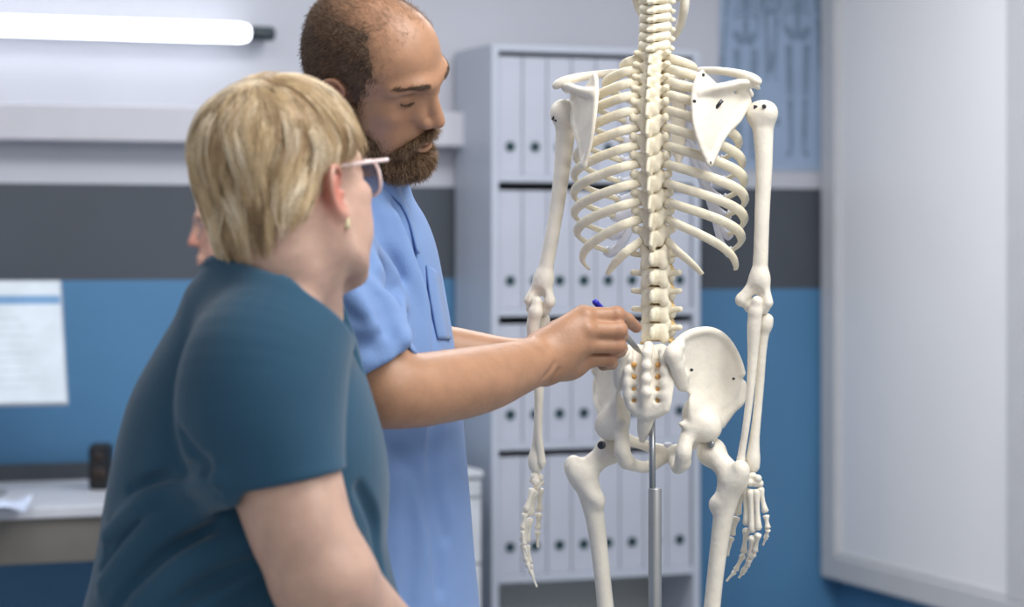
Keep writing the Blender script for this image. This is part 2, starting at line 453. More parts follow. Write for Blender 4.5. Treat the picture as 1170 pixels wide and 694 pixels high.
for (x, z) in ((.175, .17), (.19, .14), (.155, .11)):
    mb = MB(); mb.tube([p0+uw*x+EZ*(zb+z)-E2*.0012, p0+uw*(x+.006)+EZ*(zb+z+.022)-E2*.0012], [.009, .006], 8, flat=.1, up=uw); mb.build('printed_figure', print_m, r)

board_face = mat('glossy white board', '#e8e8ea', .35, var=.01, vscale=2)
board_frame = mat('white board frame', '#c2c3c6', .45, var=.015)
# on the right wall: x runs from the corner toward the camera (-E2), board stands out along -E1
BZ0 = 1.4-(657-HY)/F*cor[1]; _q = (1148-CX)/F; _b = cor-E1*.06; bl = (_q*_b[1]-_b[0])/(-E2[0]+_q*E2[1])+.30; fw = .075; BH_ = 2.0
b0 = cor-E2*.02+EZ*BZ0-E1*.05
r = empty('whiteboard', b0, 'large white framed board on the right wall', 'board')
mb = MB(); bevel = .006
x0 = b0
def bb(o, w, z, h, t0, t1, bev=.006): mb.box(x0-E2*o-E1*(t1)+EZ*z, -E2*w, E1*(t1-t0), EZ*h, bev)
for (o, w, z, h) in ((0, bl, 0, fw), (0, bl, BH_-fw, fw), (0, fw+.02, fw-.004, BH_-2*fw+.008), (bl-.3, .3, fw-.004, BH_-2*fw+.008)): bb(o, w, z, h, -.05, .02)
mb.build('frame', board_frame, r)
mb = MB(); bb(.05, bl-.3, .05, BH_-.1, -.05, .004, 0); mb.build('panel', board_face, r)
mb = MB()
for (o, w, z, h) in ((fw+.015, bl-.37, fw-.002, .014), (fw+.015, .014, fw, BH_-2*fw), (bl-.312, .014, fw, BH_-2*fw)): bb(o, w, z, h, .0, .012, .004)
mb.build('inner_moulding', board_frame, r)

# ------------------------------------------------------------------ desk, monitor and what stands on the desk
desk_top = mat('pale desk top', '#c8cbd2', .4, var=.02)
desk_grey = mat('grey brown desk apron', '#6f6c66', .6, var=.04)
DZ, DD = .765, .72
de = on_wall(235); d0 = de-E1*1.9
r = empty('desk', d0-E2*DD, 'pale topped office desk with grey apron under the monitor, against the blue wall', 'desk')
mb = MB(); mb.box(d0-E2*DD+EZ*(DZ-.028), E1*1.9, E2*(DD-.02), EZ*.028, .003); mb.build('desktop', desk_top, r)
mb = MB(); mb.box(d0-E2*(DD-.012)+EZ*(DZ-.138)+E1*.02, E1*1.86, E2*.02, EZ*.109, .002); mb.build('apron', desk_grey, r)
rail_m = mat('dark grey rail', '#3d434a', .55)
mb = MB(); mb.box(d0-E2*.06+EZ*DZ, E1*1.9, E2*.03, EZ*.045, .003); mb.build('cable_rail', rail_m, r)
for x in (.02, 1.84):
    for y in (.03, DD-.1):
        mb = MB(); mb.box(d0-E2*DD+E1*x+E2*y, E1*.04, E2*.04, EZ*(DZ-.029), .003); mb.build('leg', desk_grey, r)
# monitor
mc = P(70, 320, 6.14); me_ = P(78.5, 463, 6.10)
ux = unit(np.array([1, .22, 0])); upv = unit(mc-me_+ux*.0); Wm = .57; Hm = np.linalg.norm(mc-me_)
nrm = unit(np.cross(ux, upv)); upv = unit(upv)
if nrm[1] > 0: nrm = -nrm
mo = me_-ux*Wm
r = empty('computer_monitor', mo+ux*Wm/2-EZ*(mo[2]-DZ)+np.array([0, .12, 0]), 'white bordered computer monitor with a bright page on screen, on the desk', 'monitor')
scr = mat('screen page', '#cdd6de', .3, emit='#c3ced8', estr=.20); bar = mat('screen blue bar', '#6f97bd', .3, emit='#6f97c0', estr=.18); txt = mat('screen grey text', '#bfc9d1', .3, emit='#bcc6cf', estr=.18)
bez = mat('light bezel', '#b4bcc6', .4); bk = mat('monitor back', '#8d9198', .5)
mb = MB(); mb.box(mo, ux*Wm, upv*Hm, -nrm*.03, .004); mb.build('case', bez, r)
mb = MB(); mb.box(mo+ux*.006+upv*.008+nrm*.001, ux*(Wm-.012), upv*(Hm-.014), nrm*.0012); s_ = mb.build('screen', scr, r)
mb = MB(); mb.box(mo+ux*.006+upv*(Hm-.062)+nrm*.0024, ux*(Wm-.012), upv*.022, nrm*.0004)
mb.build('page_header', bar, s_)
mb = MB()
for k in range(9):
    mb.box(mo+ux*(Wm-.2)+upv*(Hm-.1-.022*k)+nrm*.0024, ux*(.09+.05*((k*37) % 5)/5), upv*.004, nrm*.0003)
mb.build('page_text', txt, s_)
st = mo+ux*Wm/2-nrm*.06
mb = MB(); mb.box(np.array([st[0]-.03, st[1]-.01, DZ+.012]), (.06, 0, 0), (0, .02, 0), (0, 0, .4), .004); mb.build('stand_neck', bk, r)
mb = MB(); mb.box(np.array([st[0]-.12, st[1]-.12, DZ+.0005]), (.24, 0, 0), (0, .2, 0), (0, 0, .012), .004); mb.build('stand_base', bk, r)
# small dark speaker
sp = P(115, 530, 6.28); sp[2] = DZ
r = empty('desk_speaker', sp, 'small black desk speaker with brownish front beside the monitor', 'speaker')
blk = mat('black plastic', '#15171b', .4); brn = mat('brown speaker cone', '#2f221d', .6)
mb = MB(); mb.box(sp+np.array([-.027, -.03, .0005]), (.054, 0, 0), (0, .07, 0), (0, 0, .118), .008); mb.build('case', blk, r)
for z, rr in ((.04, .019), (.085, .012)):
    mb = MB(); mb.tube([sp+np.array([0, -.029, z]), sp+np.array([0, -.033, z]), sp+np.array([0, -.031, z])], [rr, rr*.95, rr*.5], 20, up=(0, 0, 1)); mb.build('speaker_cone', brn, r, True)
# crumpled papers
pp = P(-14, 553, 5.78); pp[2] = DZ+.002
V = []; Q = []; nx, ny = 14, 8
for j in range(ny+1):
    for i in range(nx+1):
        x, y = i/nx*.2-.1, j/ny*.15-.075
        V.append(pp+np.array([x, y, .016+.011*math.sin(38*x+2*y)*math.cos(30*y+20*x)+.010*(i/nx)**2*math.sin(25*y)]))
for j in range(ny):
    for i in range(nx): Q.append((j*(nx+1)+i, j*(nx+1)+i+1, (j+1)*(nx+1)+i+1, (j+1)*(nx+1)+i))
o = mesh('paper_sheet', V, Q, mat('blueish white paper', '#c9d4ea', .6, var=.1, vscale=30)); md = o.modifiers.new('s', 'SOLIDIFY'); md.thickness = .001
tag(o, 'crumpled white paper sheet lying on the desk at the picture edge', 'paper')
# drawer pedestal between man and shelf
pd = on_wall(551, .55); pw_ = .42
r = empty('drawer_pedestal', pd-E1*pw_, 'white drawer pedestal standing left of the binder shelf', 'cabinet')
ped = mat('white pedestal laminate', '#c4c8ce', .45)
pz = 1.4-(538-HY)/F*pd[1]
mb = MB(); mb.box(pd-E1*pw_+E2*.02, E1*pw_, E2*.5, EZ*(pz-.02), .002); mb.build('carcass', ped, r)
mb = MB(); mb.box(pd-E1*(pw_+.004)+EZ*(pz-.019), E1*(pw_+.008), E2*.52, EZ*.019, .003); mb.build('top_board', ped, r)
zz = [pz-.024]+[1.4-(y-HY)/F*pd[1] for y in (569, 645)]+[.30, .06]
for a, b in zip(zz[:-1], zz[1:]):
    mb = MB(); mb.box(pd-E1*(pw_-.003)+EZ*(b+.003), E1*(pw_-.006), E2*.019, EZ*(a-b-.006), .002); d_ = mb.build('drawer', ped, r)
    c = pd-E1*pw_/2+EZ*(a-.04)-E2*.004
    mb = MB(); mb.tube([c-E1*.06+E2*.004, c-E1*.06-E2*.02, c+E1*.06-E2*.02, c+E1*.06+E2*.004], .004, 8); mb.build('handle', ring_m, d_, True)

# ------------------------------------------------------------------ light
def area(name, loc, size, power, col=(1, 1, 1), rot=(0, 0, 0), sy=None):
    l = bpy.data.lights.new(name, 'AREA'); l.energy = power; l.color = col; l.size = size
    if sy: l.shape = 'RECTANGLE'; l.size_y = sy
    o = bpy.data.objects.new(name, l); C.objects.link(o); o.location = loc; o.rotation_euler = rot; return o
area('ceiling_panel_light', (.8, 2.6, 2.74), 1.2, 42, (1, .98, .95), sy=.9)
area('ceiling_panel_light_4', (1.6, 1.2, 2.74), 1.4, 48, (1, .98, .95), sy=1.0, rot=(.3, .35, 0))
area('ceiling_panel_light_2', (-1.0, 4.4, 2.74), 1.2, 27, (.98, .985, 1), sy=.9)
area('ceiling_panel_light_3', (.35, 5.3, 2.74), 1.2, 42, (.98, .985, 1), sy=.9)
w = bpy.data.worlds.new('world'); sc.world = w; w.use_nodes = True
w.node_tree.nodes['Background'].inputs[0].default_value = (.95, .97, 1, 1); w.node_tree.nodes['Background'].inputs[1].default_value = .62
# ------------------------------------------------------------------ the anatomical skeleton (seen from behind, turned 18 degrees)
PHI = math.radians(18); SY = 3.45; SX = (752-CX)/F*SY; cP, sP = math.cos(PHI), math.sin(PHI)
RT = np.array([cP, -sP, 0]); BKV = np.array([-sP, -cP, 0]); OR = np.array([SX, SY, 0])
def S(px, py, v=0.0):
    """point on the skeleton under image point (px, py), v metres toward its back"""
    q = (px-CX)/F
    u = (q*SY-q*v*cP-SX+v*sP)/(cP+q*sP); Y = SY-u*sP-v*cP
    return np.array([q*Y, Y, CZ-(py-HY)*Y/F])
def Lc(u, v, z): return OR+RT*u+BKV*v+EZ*z
def ZP(py, v=0.0): return CZ-(py-HY)*(SY-v)/F
def mirror(V):
    q = V-OR; u = q@RT; return V-2*u[:, None]*RT
bone = mat('cream plastic bone', '#e8e1d3', .42, var=.05, vscale=22, bump=.12, bscale=120, sss=.12, sssr=(1, .8, .55), spec=.45)
bone2 = mat('cream plastic bone, vertebrae', '#e8dfc8', .45, var=.06, vscale=40, bump=.12, bscale=140, sss=.12, sssr=(1, .8, .55), spec=.4)
cart = mat('bluish white cartilage plastic', '#d3d6e6', .35, var=.03, sss=.15, sssr=(1, .9, .9))
disc_m = mat('tan disc rubber', '#c9ab7c', .6, var=.1, vscale=50)
nerve_m = mat('yellow nerve rubber', '#ecca88', .5, var=.1, vscale=50)
orange_m = mat('orange foramen rubber', '#d9a560', .5, var=.1, vscale=50)
steel = mat('brushed steel', '#9fa3a6', .35, metal=.9, var=.04)
screw_m = mat('dark steel screw', '#4a4c50', .35, metal=.8, var=.1)
chrome_g = mat('grey metal tube', '#9b9d9e', .4, metal=.55, var=.03)
SK = empty('anatomical_skeleton', (S(749, 600)[0], S(749, 600)[1], 0), 'life-like cream plastic skeleton on a metal pole, seen from behind, before the binder shelf', 'skeleton')
def bpart(name, sd, h=.0018, m=bone, sm=1, parent=SK, mir=False):
    V, Q = sd.nets(h, sm); o = mesh(name, V, Q, m, parent)
    if mir:
        o2 = mesh(name, mirror(V), Q[:, ::-1], m, parent); return o, o2
    return o
def plane(p3):
    (a, b, c) = [np.array(p) for p in p3]; n = np.cross(b-a, c-a)
    return lambda x, z: a[1]-((x-a[0])*n[0]+(z-a[2])*n[2])/n[1]

# --- spine
alpha = PI-PHI
def vert_sdf(kind):
    s = Sdf()   # X left, Y back, Z up; origin = tip of the spinous process level, on the axis
    if kind == 'C':
        s.rbox((0, -.040, .003), (.0125, .008, .0058), rad=.003)
        s.chain([(.010, -.034, .003), (.015, -.026, .002), (.010, -.017, .001), (0, -.012, 0)], [.005, .0062, .005, .0052])
        s.chain([(-.010, -.034, .003), (-.015, -.026, .002), (-.010, -.017, .001), (0, -.012, 0)], [.005, .0062, .005, .0052])
        for q in (-1, 1):
            s.ell((q*.017, -.025, .003), (.0068, .0085, .0074)); s.ell((q*.009, -.019, .001), (.010, .006, .0062)); s.cap((q*.014, -.033, .002), (q*.024, -.035, -.001), .0045, .0035)
            s.cap((0, -.012, 0), (q*.0035, .0005, -.004), .0042, .0034)
    elif kind == 'T':
        s.ell((0, -.052, .006), (.0145, .0125, .013)); s.rbox((0, -.052, .006), (.013, .011, .0095), rad=.004)
        for q in (-1, 1):
            s.chain([(q*.010, -.044, .010), (q*.012, -.030, .009), (q*.006, -.020, .006), (0, -.016, .003)], [.005, .006, .006, .0055])
            s.cap((q*.010, -.028, .009), (q*.025, -.017, .012), .0052, .0048); s.ell((q*.0265, -.016, .012), (.0055, .005, .006))
            s.ell((q*.0085, -.020, .014), (.0068, .0045, .008)); s.ell((q*.0085, -.018, -.003), (.0070, .0045, .0085)); s.ell((q*.014, -.021, .006), (.009, .005, .0075))
        s.rbox((0, -.0105, -.004), (.0032, .011, .0120), np.array(Matrix.Rotation(.35, 3, 'X')), rad=.003, k=.006)
    else:
        s.ell((0, -.052, 0), (.0205, .0145, .016)); s.rbox((0, -.052, 0), (.019, .013, .0105), rad=.005)
        for q in (-1, 1):
            s.chain([(q*.012, -.042, .003), (q*.0135, -.028, .002), (q*.008, -.018, -.001), (0, -.014, -.002)], [.0058, .0062, .0062, .006])
            s.cap((q*.0125, -.030, .002), (q*.034, -.024, .004), .0048, .0042)
            s.rbox((q*.007, -.018, -.002), (.009, .005, .0108), rad=.004, k=.005); s.ell((q*.0155, -.020, .009), (.0072, .0062, .0095)); s.ell((q*.0135, -.016, -.010), (.0072, .006, .0088)); s.ell((q*.008, -.015, -.001), (.010, .005, .010))
        s.rbox((0, -.008, -.003), (.0032, .011, .0085), rad=.003, k=.006); s.ell((0, .001, -.005), (.0042, .004, .0075))
    return s
tmpl = {}
for kd in 'CTL':
    V, Q = vert_sdf(kd).nets(.0014, 1)
    me = bpy.data.meshes.new('vertebra'); me.from_pydata([tuple(v) for v in V], [], [tuple(int(i) for i in q) for q in Q]); me.update()
    me.polygons.foreach_set('use_smooth', np.ones(len(me.polygons), bool)); me.materials.append(bone2); tmpl[kd] = me
levels = [('C', -12, .040), ('C', -1, .040), ('C', 10, .040), ('C', 20, .040), ('C', 31, .041), ('C', 42, .043), ('C', 53, .046)]
Tt = [66, 79, 93, 107, 124, 144, 166, 187, 209, 230, 251, 272]
Tv = [.049, .053, .057, .061, .064, .064, .062, .060, .056, .051, .046, .042]
levels += [('T', y, v) for y, v in zip(Tt, Tv)]
levels += [('L', y, v) for y, v in zip([293.5, 315, 336, 357, 378], [.038, .036, .034, .031, .033])]
sl = bpy.data.objects.new
for i, (kd, y, v) in enumerate(levels):
    o = bpy.data.objects.new('vertebra', tmpl[kd]); C.objects.link(o); o.parent = SK
    nxt = levels[min(i+1, len(levels)-1)][1]; prv = levels[max(i-1, 0)][1]; gap = (nxt-prv)/(2 if 0 < i < len(levels)-1 else 1)
    z = ZP(y, v); p = Lc(0, v, z)-np.array(SK.location)
    ref = {'C': 11, 'T': 20, 'L': 21}[kd]; f_ = gap/ref
    w_ = {'C': 1.0, 'T': .86+.014*max(0, i-7), 'L': 1.0}[kd]
    o.location = p; o.rotation_euler = (0, 0, alpha); o.scale = (w_, 1, min(1.1, max(.7, f_)))
    # disc under the body
    bd = {'C': (-.040, .0105, .0070, -.0032), 'T': (-.052, .0125, .0108, -.0045), 'L': (-.052, .0185, .0130, -.0115)}[kd]
    dz = -gap*.5/800*1.05+(.004 if kd == 'T' else .002 if kd == 'C' else 0)
    c = Lc(0, v+bd[0], z+dz); mb = MB(); V = []; n = 20; Q = []
    for lv, rr in ((-.0035, .9), (0, 1.04), (.0035, .9)):
        for j in range(n):
            th = 2*PI*j/n; V.append(c+RT*math.cos(th)*bd[1]*rr*w_+BKV*math.sin(th)*bd[2]*rr+EZ*lv)
    for a in range(2):
        for j in range(n): Q.append((a*n+j, (a+1)*n+j, (a+1)*n+(j+1) % n, a*n+(j+1) % n))
    Q += [tuple(range(n)), tuple(2*n+j for j in range(n))[::-1]]
    mb.add(V, Q); mb.build('intervertebral_disc', disc_m, SK, True)
    if i >= 6:
        for q in (-1, 1):
            a = {'C': .012, 'T': .010, 'L': .012}[kd]; e = {'C': .022, 'T': .019, 'L': .026}[kd]
            mb = MB(); vv = v+bd[0]+.012
            mb.tube([Lc(q*a*.4, vv+.004, z+dz+.002), Lc(q*a, vv+.006, z+dz), Lc(q*(a+e)/2, vv+.010, z+dz-.002), Lc(q*e, vv+.006, z+dz-.006)], [.0022, .0028, .0034, .0018], 8)
            mb.build('nerve_root', nerve_m, SK, True)

# --- sacrum and coccyx
s = Sdf()
sp3 = plane([S(709, 404, .030), S(766, 404, .030), S(740, 465, .048)])
sacp = [(711, 399), (723, 393), (740, 396), (757, 393), (766, 398), (771, 418), (769, 440), (766, 460), (763, 470), (752, 477), (738, 481), (724, 476), (716, 468), (712, 450), (708, 425)]
s.plate(sacp, 3.41, lambda x, z: sp3(x, z)-.010*np.clip(1-((z-ZP(440))/.05)**2, 0, 1), .011, rnd=.008)
s.chain([S(741, 396, .048), S(739, 410, .062), S(738, 425, .066), S(737, 440, .069), S(736, 455, .068), S(736, 468, .060)], [.0075, .0072, .0062, .0068, .006, .005], k=.008)
for y, v in ((404, .064), (419, .069), (434, .071), (449, .072)): s.ell(S(739, y, v), (.007, .006, .006), k=.006)
for q in (-1, 1):
    s.chain([S(738+q*19, 402, .052), S(738+q*21, 420, .056), S(738+q*21, 440, .060), S(738+q*19, 458, .056)], [.0065, .006, .0058, .005], k=.008)
    for y in (417, 431, 445, 458): s.ell(S(738+q*13.5, y, .067), (.0045, .012, .0042), k=.004, op='s')
    for k, y in enumerate((410, 424, 438, 452)): s.ell(S(738+q*20.5, y, .060), (.006, .005, .0065), k=.005)
bpart('sacrum', s, .0016)
for q in (-1, 1):
    for y in (417, 431, 445, 458):
        c = S(738+q*13.5, y, .056); s2 = Sdf().ell(c, (.0042, .004, .004)); bpart('nerve_plug', s2, .0012, orange_m)
s = Sdf()
s.chain([S(738, 478, .050), S(736, 488, .045), S(735, 496, .036), S(734, 503, .026)], [.0125, .0105, .008, .005], k=.003, flat=(BKV, 1.7))
bpart('coccyx', s, .0015)
# --- hip bone (right one, then its mirror image)
s = Sdf()
ip = plane([S(768, 402, .060), S(852, 428, -.062), S(806, 490, -.004)])
crest = [(768, 408), (767, 400), (774, 391), (783, 384.5), (792, 380.7), (802, 379), (812, 379), (822, 382), (831, 388), (839, 397), (846, 409), (850, 420), (852.5, 430)]
ilium = crest+[(852.5, 440), (850, 450), (849, 461), (841, 466), (833, 470), (825, 482), (812, 497), (797, 492), (790, 478), (789, 462), (790, 453), (784, 448), (778, 444), (772, 432), (769, 420)]
def idep(x, z):
    return ip(x, z)+.010*np.clip(1-((x-S(812, 420)[0])/.05)**2-((z-ZP(420))/.06)**2, 0, 1)
s.plate(ilium, 3.39, idep, lambda x, z: .0042+.004*np.clip((ZP(445)-z)/.05, 0, 1), rnd=.004)
def on_il(px, py, off=0.0):
    x, _, z = P(px, py, 3.39); return np.array([x, idep(x, z)-off, z])
s.chain([on_il(*p, off=.0005) for p in crest], [.0068]*2+[.0058]*9+[.0065, .007], k=.005)
s.chain([on_il(768, 406, .004), on_il(775, 425, .005), on_il(780, 440, .004)], [.010, .0095, .008], k=.012)
for (a, b, r_) in ((772, 404, .008), (778, 412, .007), (774, 418, .007), (783, 430, .008), (777, 396, .007)): s.ell(on_il(a, b, .006), r_, k=.006)
s.ell(S(806, 486, -.008), (.021, .020, .022), k=.015); s.ell(S(789, 474, .012), (.012, .012, .020), k=.02)
s.chain([S(848, 440, -.062), S(846, 458, -.058), S(836, 468, -.040), S(818, 486, -.022)], [.0065, .0068, .007, .012], k=.01)
s.chain([S(797, 484, .008), S(788, 495, .018), S(783, 507, .026), S(781, 518, .030), S(780, 527, .024)], [.015, .0118, .0108, .0118, .0105], k=.01)
s.cap(S(786, 488, .024), S(778, 485, .030), .0062, .0035, k=.008)
s.chain([S(803, 502, -.018), S(797, 506, -.034), S(788, 510, -.048), S(777, 515, -.058)], [.012, .0085, .0078, .009], k=.008)
s.chain([S(780, 530, .020), S(777, 534, .000), S(774, 535, -.022), S(772, 529, -.046)], [.0105, .0088, .0088, .0095], k=.008)
s.ell(S(769, 520, -.057), (.013, .009, .0145), k=.008)
s.ell(S(808, 489, .006), (.019, .016, .020), k=.015)
s.ell(S(822, 505, -.018), (.019, .019, .019), k=.004, op='s')
bpart('hip_bone', s, .0018, mir=True)
s = Sdf().rbox(Lc(0, -.058, ZP(519)), (.0065, .005, .012), rad=.003); bpart('pubic_joint', s, .0014, cart)

# --- ribs
zst = [ZP(y) for y in (92, 100, 112, 124, 136, 148, 160, 170, 178, 184)]
RA = [.052, .078, .096, .108, .116, .121, .124, .125, .124, .120, .112, .08]
RF = [.38, .55, .70, .82, .92, 1, 1, 1, 1.02, 1.04, 1.35, 1.75]
RB = [.040, .048, .054, .057, .058, .058, .058, .057, .054, .050, .045, .040]
RFf = [.060, .078, .088, .095, .1, .1, .1, .1, .097, .092, .08, .06]
TM = [128, 132, 136, 138, 140, 140, 140, 137, 134, 130, 104, 60]
RS = [66, 79, 94, 109, 127, 147, 168, 189, 211, 232, 251, 273]
for k in range(12):
    z0 = ZP(RS[k]-4, .05)
    for sd in (1, -1):
        pts = []; a = RA[k]
        v_in = Tv[k]-.034
        t0 = math.asin(.008/a)
        for t in np.linspace(t0, math.radians(TM[k]), 30):
            cb = RB[k] if math.cos(t) > 0 else RFf[k]
            u = a*math.sin(t); v = cb*math.cos(t)
            w_ = min(1, (math.sin(t)*a-.008)/.030) if t < 1.5 else 1; v = v*w_+v_in*(1-w_)*1.0 if w_ < 1 else v
            D = (.062*(math.degrees(t)/108)**.95-.004)*RF[k]
            pts.append(Lc(sd*u, v, z0-D))
        n = len(pts)
        rad = [.0066+.0005*math.sin(PI*i/(n-1)) for i in range(n)]; rad[0] = .0045
        if k >= 10: rad = [r_*(1-.45*(i/(n-1))**3) for i, r_ in enumerate(rad)]
        mb = MB(); mb.tube(pts, rad, 10, flat=.52); mb.build('rib', bone2, SK, True)
        if k < 10:
            e = pts[-1]; eu = sd*.013; st_ = Lc(eu, -.118, zst[k]); d_ = e-pts[-3]; d_ = d_/np.linalg.norm(d_)
            lo_ = .020 if k < 5 else .03
            if k >= 7: st_ = Lc(sd*(.02+.012*(k-7)), -.116+.004*(k-7), zst[6]-.012*(k-6))
            m_ = e+d_*lo_
            cc = [e-d_*.004, e+d_*.008, m_*.6+.4*(e+st_)/2, (m_+st_)/2*.8+.2*st_, st_]
            mb = MB(); mb.tube(smooth_path(cc, 16), .0072, 10, flat=.4); mb.build('costal_cartilage', cart, SK, True)
s = Sdf()
s.chain([Lc(0, -.112, ZP(84)), Lc(0, -.116, ZP(104))], [.019, .013], k=.006, flat=(BKV, 3.0))
s.chain([Lc(0, -.118, ZP(108)), Lc(0, -.121, ZP(140)), Lc(0, -.121, ZP(168))], [.012, .014, .012], k=.004, flat=(BKV, 2.6))
s.chain([Lc(0, -.121, ZP(170)), Lc(0, -.118, ZP(192))], [.006, .004], k=.006)
bpart('sternum', s, .0018)

# --- shoulder blade
s = Sdf()
pp3 = plane([S(792, 116, .076), S(855, 119, -.004), S(811, 187, .066)])
scp = [(803, 81), (808, 83), (815, 89), (824, 97), (838, 103), (852, 108), (855, 118), (853, 128), (845, 137), (835, 146), (826, 158), (819, 171), (814, 186), (810, 189), (806, 184), (799, 166), (794, 148), (791, 130), (791, 112), (793, 97), (797, 87)]
sdep = lambda x, z: pp3(x, z)-.006*np.clip(1-((x-S(815, 125)[0])/.04)**2-((z-ZP(130))/.06)**2, 0, 1)
s.plate(scp, 3.36, sdep, .0026, rnd=.0024)
def on_sc(px, py, off=0.0):
    x, _, z = P(px, py, 3.36); return np.array([x, sdep(x, z)-off, z])
s.chain([on_sc(854, 118), on_sc(846, 134), on_sc(834, 147), on_sc(824, 161), on_sc(816, 178), on_sc(811, 187)], [.007, .0062, .005, .0046, .0046, .004], k=.006)
s.chain([on_sc(811, 187), on_sc(800, 166), on_sc(793, 142), on_sc(792, 112), on_sc(797, 90), on_sc(803, 82)], [.004, .0034, .0032, .0034, .0034, .0038], k=.004)
ridge = [(797, 103, .001), (806, 101.5, .006), (818, 99.5, .013), (832, 96.5, .019), (846, 92.8, .022), (858, 93, .020)]
for kk in range(5):
    f_ = kk/4
    s.chain([on_sc(x, y+(1-f_)*5, o*f_) for x, y, o in ridge], [.003+.0012*f_]*6, k=.006)
s.chain([on_sc(846, 93, .021), on_sc(858, 92.5, .021), on_sc(866, 94.5, .012), on_sc(872, 97.5, .004)], [.0042, .0056, .0062, .0032], k=.004, flat=((.2, .3, 1), 1.4))
s.ell(S(854, 119, -.004), (.006, .009, .0145), k=.008)
s.chain([S(846, 104, .002), S(851, 100, -.02), S(857, 108, -.036)], [.007, .006, .0055], k=.008)
bpart('shoulder_blade', s, .0016, mir=True)
s = Sdf()
s.chain(smooth_path([S(768, 92, -.105), S(786, 84, -.09), S(808, 80.5, -.055), S(836, 83, -.008), S(856, 88, .012), S(866, 93, .014)], 10), [.0088, .0068, .0058, .0055, .0056, .006, .0065, .007, .007, .006], k=.003)
bpart('collarbone', s, .0018, mir=True)

# --- arms
def humerus(hd, tub, neck, sh, ep_in, ep_out, cond):
    s = Sdf()
    s.ell(hd, (.0185, .0185, .0185)); s.ell(tub, (.0125, .014, .0145), k=.01)
    s.chain([(np.array(hd)+np.array(tub))/2]+list(sh), [.0165, .0145, .0118, .0106, .0105, .0112, .0135][:len(sh)+1], k=.01)
    s.cap(sh[-1], ep_in, .010, .0075, k=.012); s.cap(sh[-1], ep_out, .010, .0082, k=.012)
    s.ell(ep_in, (.0075, .008, .009), k=.006)
    s.cap(cond[0], cond[1], .0105, .0095, k=.005)
    s.ell((np.array(sh[-1])*.45+np.array(cond[0])*.275+np.array(cond[1])*.275)+BKV*.012, (.009, .006, .010), k=.006, op='s')
    return s
s = humerus(S(867, 131, -.004), S(878, 129, .004), None, [S(872, 150, .0), S(873, 190, .0), S(871, 240, .0), S(869.5, 285, .0), S(868, 318, .0)], S(847, 343, .004), S(877, 346, .0), (S(858, 350, -.004), S(872, 352, -.004)))
bpart('upper_arm_bone', s)
s = humerus(S(648, 130, -.006), S(640, 128, .0), None, [S(646, 150, -.01), S(642, 195, -.01), S(636, 240, -.01), S(628, 285, -.01), S(621.5, 318, -.01)], S(628, 345, -.006), S(605, 343, -.006), (S(622, 353, -.014), S(608, 352, -.014)))
bpart('upper_arm_bone', s)
def ulna(ole, pts, rs, st):
    s = Sdf(); s.chain([ole[0], ole[1]], [.0072, .0088], k=.006); s.chain([ole[1]]+pts, [.0095]+rs, k=.006)
    s.ell(ole[0], (.0074, .0078, .0080), k=.004); s.cap(pts[-1], st, .0042, .0025, k=.003); return s
bpart('ulna', ulna((S(865, 345, .008), S(863, 356, .006)), [S(861.5, 375, .004), S(860, 410, .0), S(857, 450, .0), S(852, 490, .0), S(847.5, 518, .0), S(846.5, 526, .0)], [.0098, .0074, .0058, .0052, .0055, .0066], S(847, 533, .003)))
bpart('ulna', ulna((S(613, 345, -.003), S(612, 357, .0)), [S(609, 375, -.004), S(612, 410, -.01), S(615, 450, -.012), S(615, 490, -.012), S(618, 518, -.012), S(619, 528, -.012)], [.0098, .0074, .0062, .0056, .0056, .0064], S(620, 534, -.010)))
def radius(hd, pts, rs):
    s = Sdf(); s.chain([hd[0], hd[1]], [.0084, .0084], k=.003, flat=None); s.cap(hd[0], hd[1]*.5+hd[0]*.5, .0098, .0098, k=.002)
    s.chain([hd[1]]+pts, [.0066]+rs, k=.006); return s
bpart('radius', radius((S(876, 366, -.010), S(875, 373, -.010)), [S(871, 400, -.012), S(868.5, 435, -.014), S(865.5, 470, -.014), S(862, 503, -.012), S(860.5, 524, -.010), S(860.5, 533, -.010)], [.0064, .0062, .0062, .0074, .0102, .0095]))
bpart('radius', radius((S(621, 366, -.026), S(620, 373, -.026)), [S(617.5, 410, -.026), S(616, 445, -.024), S(615, 480, -.022), S(613.5, 508, -.020), S(612, 526, -.018), S(612.5, 533, -.018)], [.0064, .0068, .0064, .0078, .0115, .0105]))
def hand(cen, chains, name='hand'):
    """cen: carpal bone positions; chains: joint points from wrist to tip of each finger"""
    s = Sdf()
    for (p, r_) in cen: s.ell(p, r_, k=.0015)
    o = bpart(name, s, .0012)
    for ci, (pts, r0) in enumerate(chains):
        for j in range(len(pts)-1):
            a, b = np.array(pts[j]), np.array(pts[j+1]); d_ = b-a; a = a+d_*.04; b = b-d_*.05; last = j == len(pts)-2
            r_ = r0*(1-.13*j); tt = [0, .04, .12, .3, .55, .8, .93, 1]
            pr = [.55, .98, 1.08, .72, .60, .78, 1.02, .55] if not last else [.55, 1.0, 1.05, .62, .48, .42, .52, .3]
            mb = MB(); mb.tube([a+(b-a)*t for t in tt], [r_*q for q in pr], 10); mb.build('metacarpal' if j == 0 else 'finger_bone', bone, o, True)
    return o
cR = [(S(x, y, v), r_) for x, y, v, r_ in ((853, 545, .0, .0062), (860, 545, -.003, .0066), (866, 547, .002, .0056), (850, 551, -.006, .0062), (857, 552, .001, .006), (863, 552, .0, .0062), (868, 553, -.002, .0058))]
